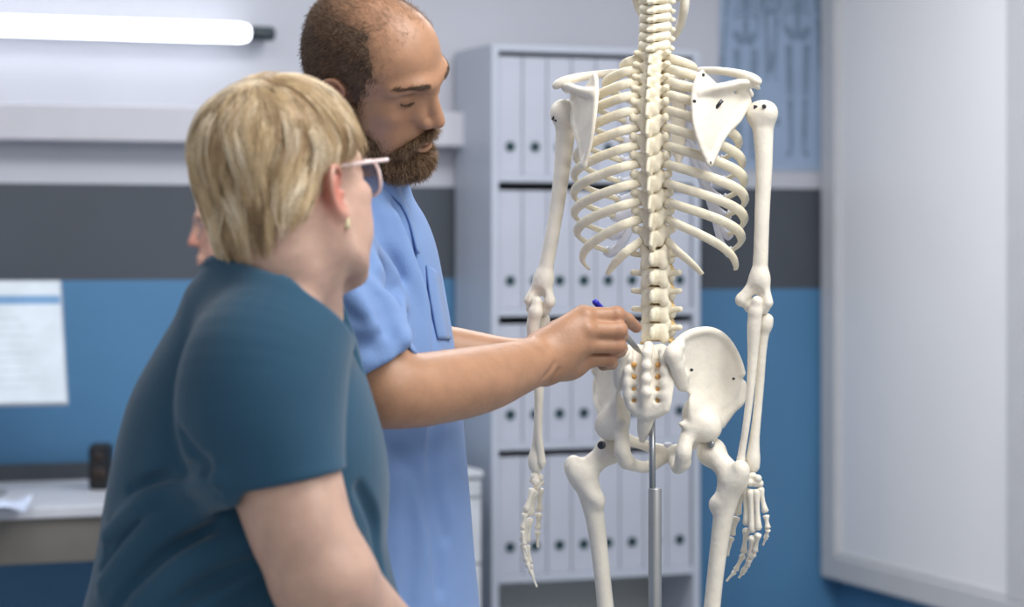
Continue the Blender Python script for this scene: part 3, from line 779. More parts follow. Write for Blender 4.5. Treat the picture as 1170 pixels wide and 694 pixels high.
hand(cR, [([S(849, 555, -.012), S(842, 590, -.026), S(836, 613, -.034), S(831, 637, -.038)], .0062),
          ([S(852, 556, -.004), S(853, 603, -.004), S(849.5, 634, -.020), S(840, 653, -.034), S(829.5, 665, -.040)], .006),
          ([S(858, 557, .001), S(859.5, 612, .003), S(857, 638, -.010), S(849, 654, -.024), S(844, 661, -.030)], .0062),
          ([S(864, 557, .001), S(866.5, 609, .004), S(862, 632, -.006), S(853, 648, -.018), S(847, 655, -.024)], .0058),
          ([S(868, 556, -.002), S(875, 588, .0), S(877.5, 605, .0), S(875.5, 614, -.004), S(871.5, 624, -.008)], .0054)])
cL = [(S(x, y, v), r_) for x, y, v, r_ in ((611, 545, -.014, .0066), (616, 546, -.02, .0064), (612, 551, -.010, .0064), (617, 552, -.024, .0062), (614, 556, -.016, .006), (609, 549, -.024, .0056))]
hand(cL, [([S(617, 557, -.030), S(616, 586, -.040), S(614.5, 606, -.044), S(614.5, 627, -.046)], .0062),
          ([S(612, 558, -.022), S(606, 591, -.026), S(602, 622, -.028), S(606, 645, -.030), S(610.5, 661, -.032)], .006),
          ([S(611, 558, -.012), S(602, 592, -.010), S(598, 624, -.010), S(605, 651, -.010), S(614, 672.5, -.010)], .0062),
          ([S(610, 558, -.004), S(600.5, 591, .002), S(596.5, 620, .004), S(601.5, 643, .004), S(609, 660, .004)], .0058),
          ([S(609, 557, .002), S(600, 586, .012), S(596.5, 606, .014), S(599, 624, .014), S(603, 637, .014)], .0052)])

# --- legs
s = Sdf()
s.ell(S(813, 517, -.014), .0212); s.cap(S(815, 520, -.012), S(838, 545, .004), .0148, .0165, k=.008)
s.ell(S(846, 539, .012), (.0135, .0145, .0165), k=.008); s.ell(S(841, 548, .004), (.016, .016, .018), k=.01)
s.chain([S(836, 552, .004), S(830, 572, .002), S(825, 600, .0), S(819.5, 640, .0), S(814, 690, .0), S(807, 760, .0), S(802, 800, .0)], [.0195, .0168, .0138, .0122, .0118, .0135, .018], k=.01)
s.ell(S(816, 577, .010), (.0075, .008, .010), k=.012); s.cap(S(843, 548, .016), S(822, 574, .014), .006, .005, k=.01)
for dx in (-15, 13): s.ell(S(800+dx, 815, .006), (.0165, .024, .0175), k=.012)
bpart('thigh_bone', s, mir=True)
s = Sdf(); s.chain([S(800, 836, 0), S(800, 852, -.004), S(800, 900, -.010), S(801, 1000, -.004), S(802, 1090, .0)], [.024, .017, .0115, .009, .014], k=.01)
bpart('shin_bone', s, .0025, mir=True)
s = Sdf(); s.chain([S(824, 850, .012), S(824, 870, .010), S(820, 1000, .006), S(816, 1098, .004)], [.009, .006, .005, .009], k=.006)
bpart('calf_bone', s, .0025, mir=True)
s = Sdf(); fz = 1112
s.chain([S(802, fz, .045), S(802, fz-2, .0), S(804, fz+4, -.06)], [.017, .018, .012], k=.01)
for k in range(5): s.chain([S(800+k*2, fz+5, -.06), S(794+k*8, fz+12, -.12), S(792+k*9, fz+14, -.16+.008*k)], [.0065, .006, .005], k=.002)
bpart('foot', s, .0025, mir=True)

# --- skull (almost wholly above the picture)
s = Sdf(); up_ = lambda u, v, y: Lc(u, v, ZP(y+22))
s.ell(up_(0, -.030, -100), (.062, .074, .060)); s.ell(up_(0, -.062, -95), (.052, .050, .055), k=.02)
s.ell(up_(0, -.085, -55), (.040, .028, .036), k=.02); s.ell(up_(0, -.02, -45), (.040, .045, .020), k=.015)
for q in (-1, 1):
    s.cap(up_(q*.050, -.035, -62), up_(q*.045, -.092, -62), .005, .008, k=.01); s.ell(up_(q*.026, -.118, -72), (.016, .02, .015), k=.004, op='s')
    s.cap(up_(q*.048, -.02, -48), up_(q*.045, -.018, -28), .009, .005, k=.008)
s.ell(up_(0, -.118, -50), (.010, .018, .012), k=.004, op='s')
bpart('skull', s, .0025)
s = Sdf()
jaw = [S(787, -45, -.010), S(784, -15, -.014), S(782, 8, -.020), S(778, 26, -.048), S(772, 38, -.075), S(766, 42, -.088), S(758, 40, -.090), S(742, 26, -.070), S(729, 6, -.036), S(725, -15, -.026), S(722, -45, -.020)]
s.chain(jaw, [.007, .009, .010, .009, .0085, .0085, .0085, .0085, .0095, .009, .007], k=.012, flat=((1, 0, 0), 1.5))
bpart('jawbone', s, .0018)

# --- screws, clamps and the stand
def dot(px, py, v, r_=.0028, m=screw_m, nm='screw'):
    c = S(px, py, v); mb = MB(); mb.tube([c+BKV*-.003, c+BKV*.0005, c+BKV*.0012], [r_, r_, r_*.6], 10); mb.build(nm, m, SK, True)
for px, py in ((793, 116), (811, 186), (804, 85)): 
    c = on_sc(px, py, .004); mb = MB(); mb.tube([c, c+np.array([0, -.0016, 0])], [.0026, .002], 10); mb.build('screw', screw_m, SK, True)
c = on_sc(822, 119, .004); mb = MB(); mb.tube([c+np.array([-.005, 0, -.006]), c+np.array([.005, -.002, .006])], .0026, 8); mb.build('hook', screw_m, SK, True)
dot(812, 508, .009, .0055, steel); dot(838, 433, .0, .002); dot(790, 423, .062, .0022)
mb = MB(); mb.box(S(861.5, 119.5, .012), S(875, 124.5, .012)-S(861.5, 119.5, .012), BKV*.004, EZ*-.007, .0012); mb.build('shoulder_clamp', screw_m, SK)
dot(873, 121.5, .020, .003)
c = S(634, 134, .012); mb = MB(); mb.tube([c+np.array([.004, 0, .012]), c+np.array([.001, 0, .004]), c+np.array([-.004, 0, -.003]), c+np.array([.001, 0, -.006]), c+np.array([.003, 0, -.001])], .0016, 6); mb.build('hook', screw_m, SK, True)
dot(687, 509, .02, .006, screw_m)
b0 = S(745, 470, .040); b1 = S(745.5, 558, .040); fl = b1.copy(); fl[2] = .05
mb = MB(); mb.tube([b0, np.array([b1[0], b1[1], b1[2]-.03])], .0046, 14); mb.build('thin_rod', steel, SK, True)
b1 = b1+np.array([.0035, 0, 0]); fl[0] = b1[0]
mb = MB(); mb.tube([b1, b1-EZ*.002, fl], [.0085, .0095, .0095], 18); mb.build('pole', chrome_g, SK, True)
mb = MB(); mb.tube([fl+EZ*.03, fl-EZ*.01], .022, 18); mb.build('base_hub', chrome_g, SK, True)
for k in range(5):
    a = 2*PI*k/5+.3; d_ = np.array([math.cos(a), math.sin(a), 0]); e = fl+d_*.26
    mb = MB(); mb.tube([fl, e-EZ*.0], [.014, .010], 10, flat=.8); lg = mb.build('base_leg', chrome_g, SK, True)
    cc = e-EZ*.026; n_ = np.array([-d_[1], d_[0], 0])
    mb = MB(); mb.tube([cc-n_*.009, cc-n_*.007, cc+n_*.007, cc+n_*.009], [.018, .0235, .0235, .018], 16, up=(0, 0, 1)); mb.build('caster', screw_m, lg, True)
# ------------------------------------------------------------------ helpers for figures
def embed(s, sub, pos, R, sc=(1, 1, 1), k=.01):
    """put a locally modelled Sdf into s"""
    R = np.asarray(R); sc = np.asarray(sc, float); pos = np.asarray(pos, float); m = sc.min()
    lo = np.min([p[1]-p[3] for p in sub.p if p[4] == 'u'], 0)*sc; hi = np.max([p[2]+p[3] for p in sub.p if p[4] == 'u'], 0)*sc
    cs = np.array([[x, y, z] for x in (lo[0], hi[0]) for y in (lo[1], hi[1]) for z in (lo[2], hi[2])])@R.T+pos
    s._add(lambda X: sub.eval(((X-pos)@R)/sc, .06)*m, cs.min(0), cs.max(0), k, 'u'); return s
def ray(s, px, py, d0, d1, n=160):
    """first surface point of s under image point (px, py)"""
    ds = np.linspace(d0, d1, n); X = np.array([P(px, py, d) for d in ds]); Fv = s.eval(X)
    w = np.where(Fv < 0)[0]
    if len(w) == 0: return X[int(np.argmin(Fv))]
    i = max(w[0], 1); t = Fv[i-1]/(Fv[i-1]-Fv[i]+1e-12); return X[i-1]+(X[i]-X[i-1])*t
def groove(s, pts, r_, dr=(2, 4), dep=.6, op='s', k=.014, base=None):
    """soft cloth fold along image points, on the surface of s"""
    Q = [ray(base or s, x, y, *dr) for x, y in pts]; Q = [q+np.array([0, -1, 0])*r_*(1-dep)*(1 if op == 's' else -1) for q in Q]
    n = len(Q); rs = [r_*(.35+.65*math.sin(PI*(i+.5)/n)) for i in range(n)]
    s.chain(Q, rs, k=k, op=op, sub=4)
def attr(o, name, fn):
    V = np.empty(len(o.data.vertices)*3, np.float32); o.data.vertices.foreach_get('co', V); V = V.reshape(-1, 3)+world_loc(o)
    a = o.data.attributes.new(name, 'FLOAT', 'POINT'); a.data.foreach_set('value', np.clip(fn(V), 0, 1).astype(np.float32))
def skin(name, col, flush, rough=.45, sss=.18, var=.05):
    m = mat(name, col, rough, var=var, vscale=40, bump=.07, bscale=260, sss=sss, spec=.45)
    nt = m.node_tree; b = nt.nodes['Principled BSDF']; src = b.inputs['Base Color'].links[0].from_socket
    at = nt.nodes.new('ShaderNodeAttribute'); at.attribute_name = 'flush'
    mx = nt.nodes.new('ShaderNodeMix'); mx.data_type = 'RGBA'; mx.inputs[7].default_value = (*lin(flush), 1)
    nt.links.new(at.outputs['Fac'], mx.inputs[0]); nt.links.new(src, mx.inputs[6]); nt.links.new(mx.outputs[2], b.inputs['Base Color']); return m
def hair_mat(name, cols, rough=.4, spec=.35):
    m = bpy.data.materials.new(name); m.use_nodes = True; nt = m.node_tree; b = nt.nodes['Principled BSDF']
    hi = nt.nodes.new('ShaderNodeHairInfo'); cr = nt.nodes.new('ShaderNodeValToRGB'); e = cr.color_ramp.elements
    for i, c in enumerate(cols):
        el = e[i] if i < 2 else e.new(.5); el.position = i/(len(cols)-1); 
    for i, c in enumerate(cols): e[i].color = (*lin(c), 1)
    nt.links.new(hi.outputs['Random'], cr.inputs[0]); nt.links.new(cr.outputs[0], b.inputs['Base Color'])
    b.inputs['Roughness'].default_value = rough; b.inputs['Specular IOR Level'].default_value = spec; return m
def strands(name, curves, r0, m, parent, taper=.3):
    """curves: array (n, k, 3) in world space"""
    cv = np.asarray(curves, float); n, k = cv.shape[:2]; cv = cv-world_loc(parent)
    h = bpy.data.hair_curves.new(name); h.add_curves([k]*n)
    h.attributes['position'].data.foreach_set('vector', cv.astype(np.float32).ravel())
    a = h.attributes.get('radius') or h.attributes.new('radius', 'FLOAT', 'POINT')
    pr = r0*(1-(1-taper)*np.linspace(0, 1, k)**2); a.data.foreach_set('value', np.tile(pr, n).astype(np.float32))
    h.materials.append(m); o = bpy.data.objects.new(name, h); C.objects.link(o); o.parent = parent; o['kind'] = 'stuff'; return o
def sample(V, Q, n, mask=None):
    """n random surface points with normals"""
    a = V[Q]; nn = np.cross(a[:, 2]-a[:, 0], a[:, 3]-a[:, 1]); ar = np.linalg.norm(nn, axis=1); c = a.mean(1)
    if mask is not None: ar = ar*mask(c)
    i = RNG.choice(len(Q), n, p=ar/ar.sum()); u = RNG.random((n, 2))[..., None]
    p = (a[i, 0]*(1-u[:, 0])+a[i, 1]*u[:, 0])*(1-u[:, 1])+(a[i, 3]*(1-u[:, 0])+a[i, 2]*u[:, 0])*u[:, 1]
    return p, nn[i]/np.linalg.norm(nn[i], axis=1)[:, None]
class Frame:
    def __init__(s, pos, R, sc): s.pos = np.asarray(pos, float); s.R = np.asarray(R); s.sc = np.asarray(sc, float)
    def w(s, p): return (np.asarray(p, float)*s.sc)@s.R.T+s.pos
    def l(s, X): return ((np.asarray(X)-s.pos)@s.R)/s.sc
    def d(s, v): return unit(np.asarray(v, float)@s.R.T)

def lid_line(q, mid, end, r_):
    """curve on the closed eyelid: elevation mid at its middle, end at its corners"""
    out = []
    for t in np.linspace(-1, 1, 7):
        az = .15+.95*t; el = mid+(end-mid)*t*t if mid > 0 else mid+(end-mid)*(1-t*t)
        out.append((q*(.034+r_*math.sin(az)*math.cos(el)), -.0705-r_*.95*math.cos(az)*math.cos(el), .021+r_*.9*math.sin(el)))
    return out
def head_sdf(fem=False, lids='down', ear=1.0):
    """head in its own frame: X left, Y back, Z up, origin between the ear canals"""
    s = Sdf(); w = .94 if fem else 1.0
    s.ell((0, .014, .050), (.073*w, .092, .076), k=.02); s.ell((0, -.032, .050), (.064*w, .060, .060), k=.03)
    s.ell((0, .040, .012), (.064*w, .058, .056), k=.03)
    s.ell((0, -.034, -.020), (.058*w, .053, .068), k=.03)
    for q in (-1, 1):
        s.chain([(q*.060*w, .002, -.030), (q*.056*w, -.008, -.066), (q*.040*w, -.048, -.092), (q*.014, -.072 if fem else -.080, -.104)], [.013, .014, .014, .015], k=.025)
        s.ell((q*.046*w, -.060, -.004), (.020, .021, .016), k=.02)
        s.ell((q*.042*w, -.048, -.045), (.022, .030, .036), k=.025)
    s.ell((0, -.076 if fem else -.084, -.098), (.021, .017, .017), k=.018); s.ell((0, -.064, -.048), (.034, .036, .036), k=.02)
    br = .0085 if fem else .0115
    s.chain([(-.053*w, -.066, .036), (-.030, -.090, .042), (0, -.093, .036), (.030, -.090, .042), (.053*w, -.066, .036)], [br*.8, br, br, br, br*.8], k=.014)
    for q in (-1, 1):
        s.ell((q*.037, -.097, .021), (.016, .016, .012), k=.014, op='s')
        s.ell((q*.034, -.0705, .021), (.0172, .0166, .0155), k=.005)
        if lids == 'down':
            s.chain(lid_line(q, .62, .30, .0166), .0013, k=.003, op='s')
            s.chain(lid_line(q, -.20, -.42, .0172), .0011, k=.002, op='s')
            s.chain(lid_line(q, -.42, -.62, .0168), .0016, k=.003)
    s.chain([(0, -.094, .032), (0, -.101, .012), (0, -.110, -.010)], [.0078, .0080, .0092], k=.010)
    for q in (-1, 1): s.chain([(q*.010, -.086, .026), (q*.0135, -.086, .008), (q*.016, -.090, -.010)], [.0085, .0095, .0105], k=.014)
    s.ell((0, -.112, -.020), (.0108, .0120, .0098), k=.008)
    for q in (-1, 1):
        s.ell((q*.0128, -.101, -.0225), (.0080, .0112, .0088), k=.006); s.ell((q*.0066, -.107, -.0325), (.0038, .006, .0045), k=.003, op='s')
    s.chain([(-.024, -.092, -.0625), (-.010, -.102, -.0565), (0, -.1035, -.058), (.010, -.102, -.0565), (.024, -.092, -.0625)], [.003, .005, .005, .005, .003] if fem else [.0025, .004, .004, .004, .0025], k=.006)
    s.chain([(-.022, -.092, -.065), (-.010, -.1005, -.070), (0, -.102, -.071), (.010, -.1005, -.070), (.022, -.092, -.065)], [.003, .0058, .0062, .0058, .003] if fem else [.002, .0036, .004, .0036, .002], k=.006)
    s.chain([(-.025, -.096, -.0635), (-.01, -.1065, -.0632), (0, -.108, -.0636), (.01, -.1065, -.0632), (.025, -.096, -.0635)], .0016, k=.003, op='s')
    for q in (-1, 1):   # ears: bowl, helix rim, inner fold, tragus, lobe
        x = q*.0735*w
        s.ell((x+q*.003, .012, .002), (.0065, .0165, .027), np.array(Matrix.Rotation(q*-.35, 3, 'Z') @ Matrix.Rotation(-.15, 3, 'X')), k=.006)
        s.ell((x+q*.0105, .007, .000), (.0065, .0095, .015), np.array(Matrix.Rotation(q*-.35, 3, 'Z')), k=.004, op='s')
        s.chain([(x+q*.002, -.003, .010), (x+q*.007, -.002, .024), (x+q*.011, .010, .0315), (x+q*.0145, .022, .026), (x+q*.0155, .0275, .012), (x+q*.013, .026, -.004), (x+q*.009, .019, -.017), (x+q*.005, .008, -.027), (x+q*.002, .000, -.027), (x+q*.0005, -.002, -.018)], [.0028, .0032, .0036, .0038, .0036, .0034, .0036, .0055, .005, .003], k=.003)
        s.chain([(x+q*.008, .006, .020), (x+q*.010, .0165, .012), (x+q*.009, .016, -.005), (x+q*.006, .010, -.014)], [.0022, .0028, .0028, .0024], k=.003)
        s.ell((x+q*.003, -.003, -.002), (.0035, .0045, .0055), k=.003)
    return s
def shell(sub, out, reg):
    """the part of sub grown by out that lies inside region reg (a function, negative inside)"""
    s = Sdf(); lo = np.min([p[1]-p[3] for p in sub.p if p[4] == 'u'], 0)-out; hi = np.max([p[2]+p[3] for p in sub.p if p[4] == 'u'], 0)+out
    def fn(X):
        a = sub.eval(X, .06)-out; b = reg(X); k = .004; h = np.maximum(k-np.abs(a-b), 0)/k
        return np.maximum(a, b)+h*h*k/4
    s._add(fn, lo, hi, .004, 'u'); return s
def local_build(name, s, h, fr, m, parent, smooth=1):
    V, Q = s.nets(h, smooth); W = fr.w(V); return mesh(name, W, Q, m, parent), W, Q

# ------------------------------------------------------------------ the man in blue scrubs
man_skin = skin('tanned skin', '#ae8366', '#a9664f', sss=.04)
scrub = mat('blue scrub cotton', '#7592c2', .8, var=.03, vscale=9, bump=.12, bscale=420, sheen=.15, spec=.2)
trouser = mat('blue scrub trousers', '#6d8fc6', .85, var=.04, vscale=9, bump=.12, bscale=420, spec=.2)
shoe_m = mat('white clog', '#c9c9c9', .5)
MF = Frame((-.182, 3.15, 1.617), rotm(1.17, .42, -.51), (.93, .93, .93))
MAN = empty('person', (P(400, 600, 3.2)[0], 3.22, 0), 'bearded man in light blue scrubs bending his head and pointing a pen at the skeleton', 'person')
mh = head_sdf(False)
tyaw = math.radians(65)
MT = [(186, 414, .057, .064), (204, 405, .065, .086), (225, 387, .084, .130), (250, 382, .100, .168), (280, 380, .113, .188), (320, 381, .122, .195), (400, 391, .132, .185), (470, 400, .134, .176), (560, 407, .136, .176), (640, 410, .139, .182), (720, 414, .142, .188), (800, 416, .140, .186)]
def mtorso(s, gr, k=.01):
    # ellipse a along the facing direction, b along the shoulder line
    s.loft([(P(0, y, 3.22)[2], P(x, y, 3.22)[0], 3.22, a+gr, b+gr, tyaw-PI/2) for y, x, a, b in MT], k=k, n=2.3); return s
# arms: shoulder, elbow, wrist
nearA = [P(338, 268, 3.05), P(385, 350, 2.985), P(440, 444, 2.965)]
fore = [P(440, 446, 2.965), P(470, 447, 2.985), P(500, 443, 3.02), P(530, 438, 3.06), P(560, 431, 3.11), P(590, 421, 3.165), P(618, 411, 3.215)]
foreR = [.044, .0460, .0455, .0448, .0418, .0360, .0315]
farA = [P(418, 290, 3.36), P(436, 350, 3.40), P(452, 396, 3.42)]
farF = [P(452, 396, 3.42), P(520, 404, 3.44), P(580, 410, 3.45), P(618, 406, 3.45)]
b = Sdf()
mtorso(b, -.012)
embed(b, mh, MF.pos, MF.R, MF.sc, k=.012)
b.chain([MF.w((0, .030, -.03)), MF.w((0, .040, -.075)), P(398, 198, 3.195), P(392, 225, 3.22)], [.056, .056, .055, .054], k=.02)
b.chain(nearA, [.058, .050, .044], k=.02); b.chain(fore, foreR, k=.02)
b.chain(farA, [.05, .046, .042], k=.02); b.chain(farF, [.042, .037, .030, .026], k=.02)
# near hand closed around the pen
W_ = fore[-1]
mcp = [P(666, 361, 3.238), P(668, 377, 3.226), P(666, 394, 3.228), P(658, 411, 3.242)]
pip = [P(704, 360.5, 3.250), P(706.5, 378, 3.243), P(705, 395.5, 3.247), P(696, 411, 3.258)]
dip = [P(717, 365.5, 3.276), P(710, 384, 3.272), P(708, 401, 3.276), P(699, 415.5, 3.284)]
tip = [P(727, 374.5, 3.300), P(699, 388, 3.290), P(697, 404, 3.294), P(689, 418, 3.298)]
fr_ = [(.0128, .0112, .0092, .0078), (.0130, .0114, .0096, .0085), (.0125, .0108, .0092, .0082), (.0115, .0096, .0084, .0075)]
for i in range(4):
    a = W_+(mcp[i]-W_)*.12+np.array([0, .004, (1.5-i)*.006])
    b.chain([a, a*.45+mcp[i]*.55+np.array([0, -.002, 0]), mcp[i]], [.024, .0195, .0145], k=.016)
for i in range(4):
    b.chain([mcp[i], (mcp[i]+pip[i])/2+np.array([0, -.0008, 0]), pip[i]], [fr_[i][0], fr_[i][0]*.9, fr_[i][1]], k=.0045)
    b.ell(pip[i]+np.array([.001, -.001, .001]), fr_[i][1]*1.07, k=.003)
    b.chain([pip[i], dip[i]], fr_[i][1:3], k=.003); b.chain([dip[i], tip[i]], fr_[i][2:4], k=.003)
b.ell(P(645, 392, 3.262), (.030, .020, .034), k=.02); b.ell(P(645, 420, 3.25), (.028, .018, .018), k=.018)
b.chain([P(634, 384, 3.262), P(658, 377, 3.288), P(684, 379, 3.303), P(702, 388, 3.306), P(711, 398.5, 3.304)], [.018, .0165, .0128, .0118, .0082], k=.008)
for q in ((671, 360.5), (672, 377)): b.ell(ray(b, *q, 3.1, 3.4)+np.array([0, .006, 0]), (.008, .0075, .0075), k=.008)
# far hand, relaxed on the skeleton's hip
hw = farF[-1]
for i, (dx, dy) in enumerate(((30, 0), (33, 6), (33, 12), (29, 17))):
    m1 = P(643, 388+i*7, 3.428+.002*i); t1_ = P(662, 386+i*7.5, 3.405); t2_ = P(676, 388+i*6.5, 3.402); 
    b.chain([hw+np.array([.01, 0, .008-.005*i]), m1], [.016, .0115], k=.012); b.chain([m1, t1_, t2_], [.0108, .0096, .0078], k=.004)
b.chain([hw+np.array([.008, -.004, .01]), P(642, 378, 3.41), P(662, 376, 3.40)], [.014, .0115, .0085], k=.006)
# creases of the wrist
for pts in (((622, 432), (629, 425), (634, 416)), ((628, 438), (634, 431), (639, 424))): groove(b, pts, .0032, (3.0, 3.4), .5, k=.006)
for pts in (((674, 370), (690, 369.5), (704, 370)), ((676, 386.5), (692, 387), (706, 387)), ((680, 404), (692, 404), (703, 404))): pass
mb_o = b.build('body', .0024, man_skin, MAN, 1)
def mflush(V):
    L_ = MF.l(V); e = np.exp(-((np.abs(L_[:, 0])-.078)/.012)**2-((L_[:, 1]-.012)/.024)**2-((L_[:, 2]-.004)/.03)**2)
    nz_ = np.exp(-((L_[:, 0])/.014)**2-((L_[:, 1]+.108)/.016)**2-((L_[:, 2]+.02)/.014)**2)
    ch = np.exp(-((np.abs(L_[:, 0])-.042)/.02)**2-((L_[:, 1]+.07)/.02)**2-((L_[:, 2]+.015)/.018)**2)
    f_ = 0
    for q in pip+[tip[0]]: f_ = f_+np.exp(-((V-q)**2).sum(1)/.011**2)
    return .7*e+.22*nz_+.15*ch+.4*f_
attr(mb_o, 'flush', mflush)
# lips
s = Sdf(); s.chain([(-.021, -.0905, -.0660), (-.010, -.0985, -.0695), (0, -.1000, -.0700), (.010, -.0985, -.0695), (.021, -.0905, -.0660)], [.0020, .0042, .0046, .0042, .0020], k=.002)
local_build('lips', s, .0015, MF, mat('lip skin', '#a0705c', .5, sss=.1, var=.04), MAN)
# hair cap on the sides and back, thin strands on top
dark_hair = mat('dark brown hair base', '#5f4c40', .8, var=.2, vscale=90, bump=.5, bscale=300, spec=.2)
def hreg(X):
    x, y, z = np.abs(X[..., 0]), X[..., 1], X[..., 2]
    jag = .0025*np.sin(170*z+3*np.sin(90*y))+.002*np.sin(310*z+120*y)
    front = -(y+.022+.38*np.clip(z, 0, .055)-.55*np.maximum(0, z-.065))+jag                      # behind the temple line
    side = -(x-.036)+2*jag                              # off the bald crown
    back = -(y-.055)                                   # or well to the back
    low = (-.038-.9*np.maximum(0, y-.02)*.4)-z         # above the neck line
    top = np.minimum(side, back)
    burn = np.maximum(np.maximum(np.abs(y+.012)-.012, z-.04), np.maximum(-.03-z, .04-x))
    earcut = .019-np.sqrt((y-.010)**2+((z+.004)/1.35)**2)+0*x
    r_ = np.maximum(np.maximum(front, low), np.maximum(z-.108, top))
    r_ = np.maximum(r_, earcut)
    return np.minimum(r_, np.maximum(burn, earcut))
skull = Sdf(); w = 1.0
skull.ell((0, .014, .050), (.073, .092, .076), k=.02); skull.ell((0, -.032, .050), (.064, .060, .060), k=.03); skull.ell((0, .040, .012), (.064, .058, .056), k=.03)
skull.ell((0, -.034, -.020), (.058, .053, .068), k=.03)
cap_, Vw, Qw = local_build('hair', shell(skull, .0016, lambda X: hreg(X)+.004), .002, MF, dark_hair, MAN)
hm = hair_mat('short brown hair', ['#443329', '#66503f', '#8f745c'])
def short_hair(name, V, Q, n, ln, dirf, m, parent, r0=.00022, mask=None, lift=.45, jit=.35, k=5):
    p, nn = sample(V, Q, n, mask); d = dirf(p); d = d-(d*nn).sum(1)[:, None]*nn; d /= np.linalg.norm(d, axis=1)[:, None]+1e-9
    d = d+RNG.normal(0, jit, d.shape)+nn*lift; d /= np.linalg.norm(d, axis=1)[:, None]
    L_ = ln*(.6+.7*RNG.random(n))[:, None]; t = np.linspace(0, 1, k)
    cv = np.stack([p-nn*.001+d*L_*q-nn*(q**2)*L_*lift*.5 for q in t], 1); return strands(name, cv, r0, m, parent)
def mdir(p):
    l = MF.l(p); v = np.stack([0*l[:, 0], .5+0*l[:, 1], -1-4*np.maximum(0, .05-l[:, 2])], 1); return v@MF.R.T
V, Q = skull.nets(.003, 1); Vt = MF.w(V)
short_hair('hair_strands', Vt, Q, 21000, .012, mdir, hm, cap_, mask=lambda c: 1/(1+np.exp(np.clip(hreg(MF.l(c))/.0035, -30, 30))))
def topmask(c):
    l = MF.l(c); return np.where((l[:, 2] > .072) & (l[:, 1] > -.070), np.clip(.01+(l[:, 1]+.070)*8, 0, 1), 0)*1.0
short_hair('crown_strands', Vt, Q, 10000, .012, lambda p: np.tile(MF.d((0, .5, .3)), (len(p), 1)), hair_mat('thin crown hair', ['#7d614c', '#a3846a']), cap_, r0=.00012, mask=topmask, lift=.25)
# beard
beard_m = mat('brown beard base', '#5b4634', .85, var=.25, vscale=120, bump=.6, bscale=300, spec=.15)
bs = Sdf()
for q in (-1, 1):
    bs.chain([(q*.065, -.012, -.012), (q*.062, -.018, -.048), (q*.052, -.036, -.080), (q*.030, -.066, -.104), (0, -.080, -.100)], [.008, .0135, .0175, .021, .024], k=.012)
    bs.chain([(q*.036, -.066, -.072), (q*.030, -.083, -.066), (q*.024, -.093, -.054), (q*.010, -.1015, -.046), (0, -.103, -.044)], [.012, .0085, .0066, .0062, .0055], k=.008)
bs.ell((0, -.080, -.100), (.034, .027, .024), k=.02)
for q in (-1, 1): bs.ell((q*.051, -.040, -.057), (.0185, .026, .024), k=.015); bs.ell((0, -.088, -.086), (.022, .016, .010), k=.01)
bs.ell((0, -.107, -.0665), (.014, .010, .0042), k=.005, op='s')
bo, Vb, Qb = local_build('beard', bs, .002, MF, beard_m, MAN)
bm_ = hair_mat('beard hair', ['#4a3728', '#7d6147', '#ab8d6b'])
def bdir(p):
    l = MF.l(p); return np.stack([l[:, 0]*3, -.25+0*l[:, 1], -1+0*l[:, 2]], 1)@MF.R.T
Vc, Qc = mh.nets(.003, 0)
short_hair('cheek_strands', MF.w(Vc), Qc, 3600, .008, lambda p: np.stack([0*p[:, 0], 0*p[:, 0]-.3, 0*p[:, 0]-1], 1)@MF.R.T, hair_mat('cheek beard hair', ['#4a3728', '#7d6147']), bo, r0=.00018, mask=lambda c: (lambda l: np.exp(-(np.maximum(bs.eval(l, .06), 0)/.0065)**2)*(l[:, 2] < -.012)*(l[:, 1] > -.09))(MF.l(c)), lift=.3, jit=.4)
short_hair('beard_strands', Vb, Qb, 13000, .0125, bdir, bm_, bo, r0=.00022, lift=.5, jit=.45)
Va, Qa = Sdf().chain(fore, foreR).nets(.004, 0)
short_hair('arm_hairs', Va, Qa, 900, .011, lambda p: np.tile((1., 0, -.6), (len(p), 1)), hair_mat('fine arm hair', ['#b08a62', '#d8b98e']), mb_o, r0=.00008, mask=lambda c: (c[:, 1] < 3.12)*1.0, lift=.3, jit=.3)
# brows and lashes
def brow_curves(q, n):
    cv = []
    for _ in range(n):
        t = RNG.random(); x = .016+.040*t; z = .041+.008*math.sin(min(1, t*1.35)*PI*.62)-.004*t+RNG.normal(0, .0016); y = -.104+.012*t+14*max(0, x-.03)**2*2.2
        a = np.array([q*x, y+.002, z]); d_ = np.array([q*.9, .25, .35-.7*t]); d_ /= np.linalg.norm(d_); L_ = .007+.004*RNG.random()
        cv.append([a+d_*L_*u+np.array([0, -.0012*math.sin(PI*u), 0]) for u in np.linspace(0, 1, 4)])
    return cv
def snap(s_, cv, out=.001):
    """lay local curves on the local surface s_"""
    A = np.array(cv); sh = A.shape; X = A.reshape(-1, 3)
    for _ in range(6):
        g = s_.grad(X); X = X-g*np.clip(s_.eval(X, .06)-out, -.01, .01)[:, None]
    return X.reshape(sh)
bw = snap(mh, brow_curves(1, 210)+brow_curves(-1, 210), .0008)
strands('eyebrows', MF.w(bw.reshape(-1, 3)).reshape(bw.shape), .0002, hair_mat('brow hair', ['#33251b', '#5c4636']), MAN)
lc = []
for q in (-1, 1):
    base = smooth_path(lid_line(q, -.20, -.42, .0172), 60)
    for t, a in zip(np.linspace(0, 1, 60), base):
        d_ = np.array([q*(t-.35)*.7, -.75, -.55]); lc.append([a+d_*.0062*u+np.array([0, 0, .0010*u*u]) for u in np.linspace(0, 1, 4)])
strands('eyelashes', MF.w(np.array(lc).reshape(-1, 3)).reshape(len(lc), 4, 3), .00018, MATS['dark brown hair base'], MAN)
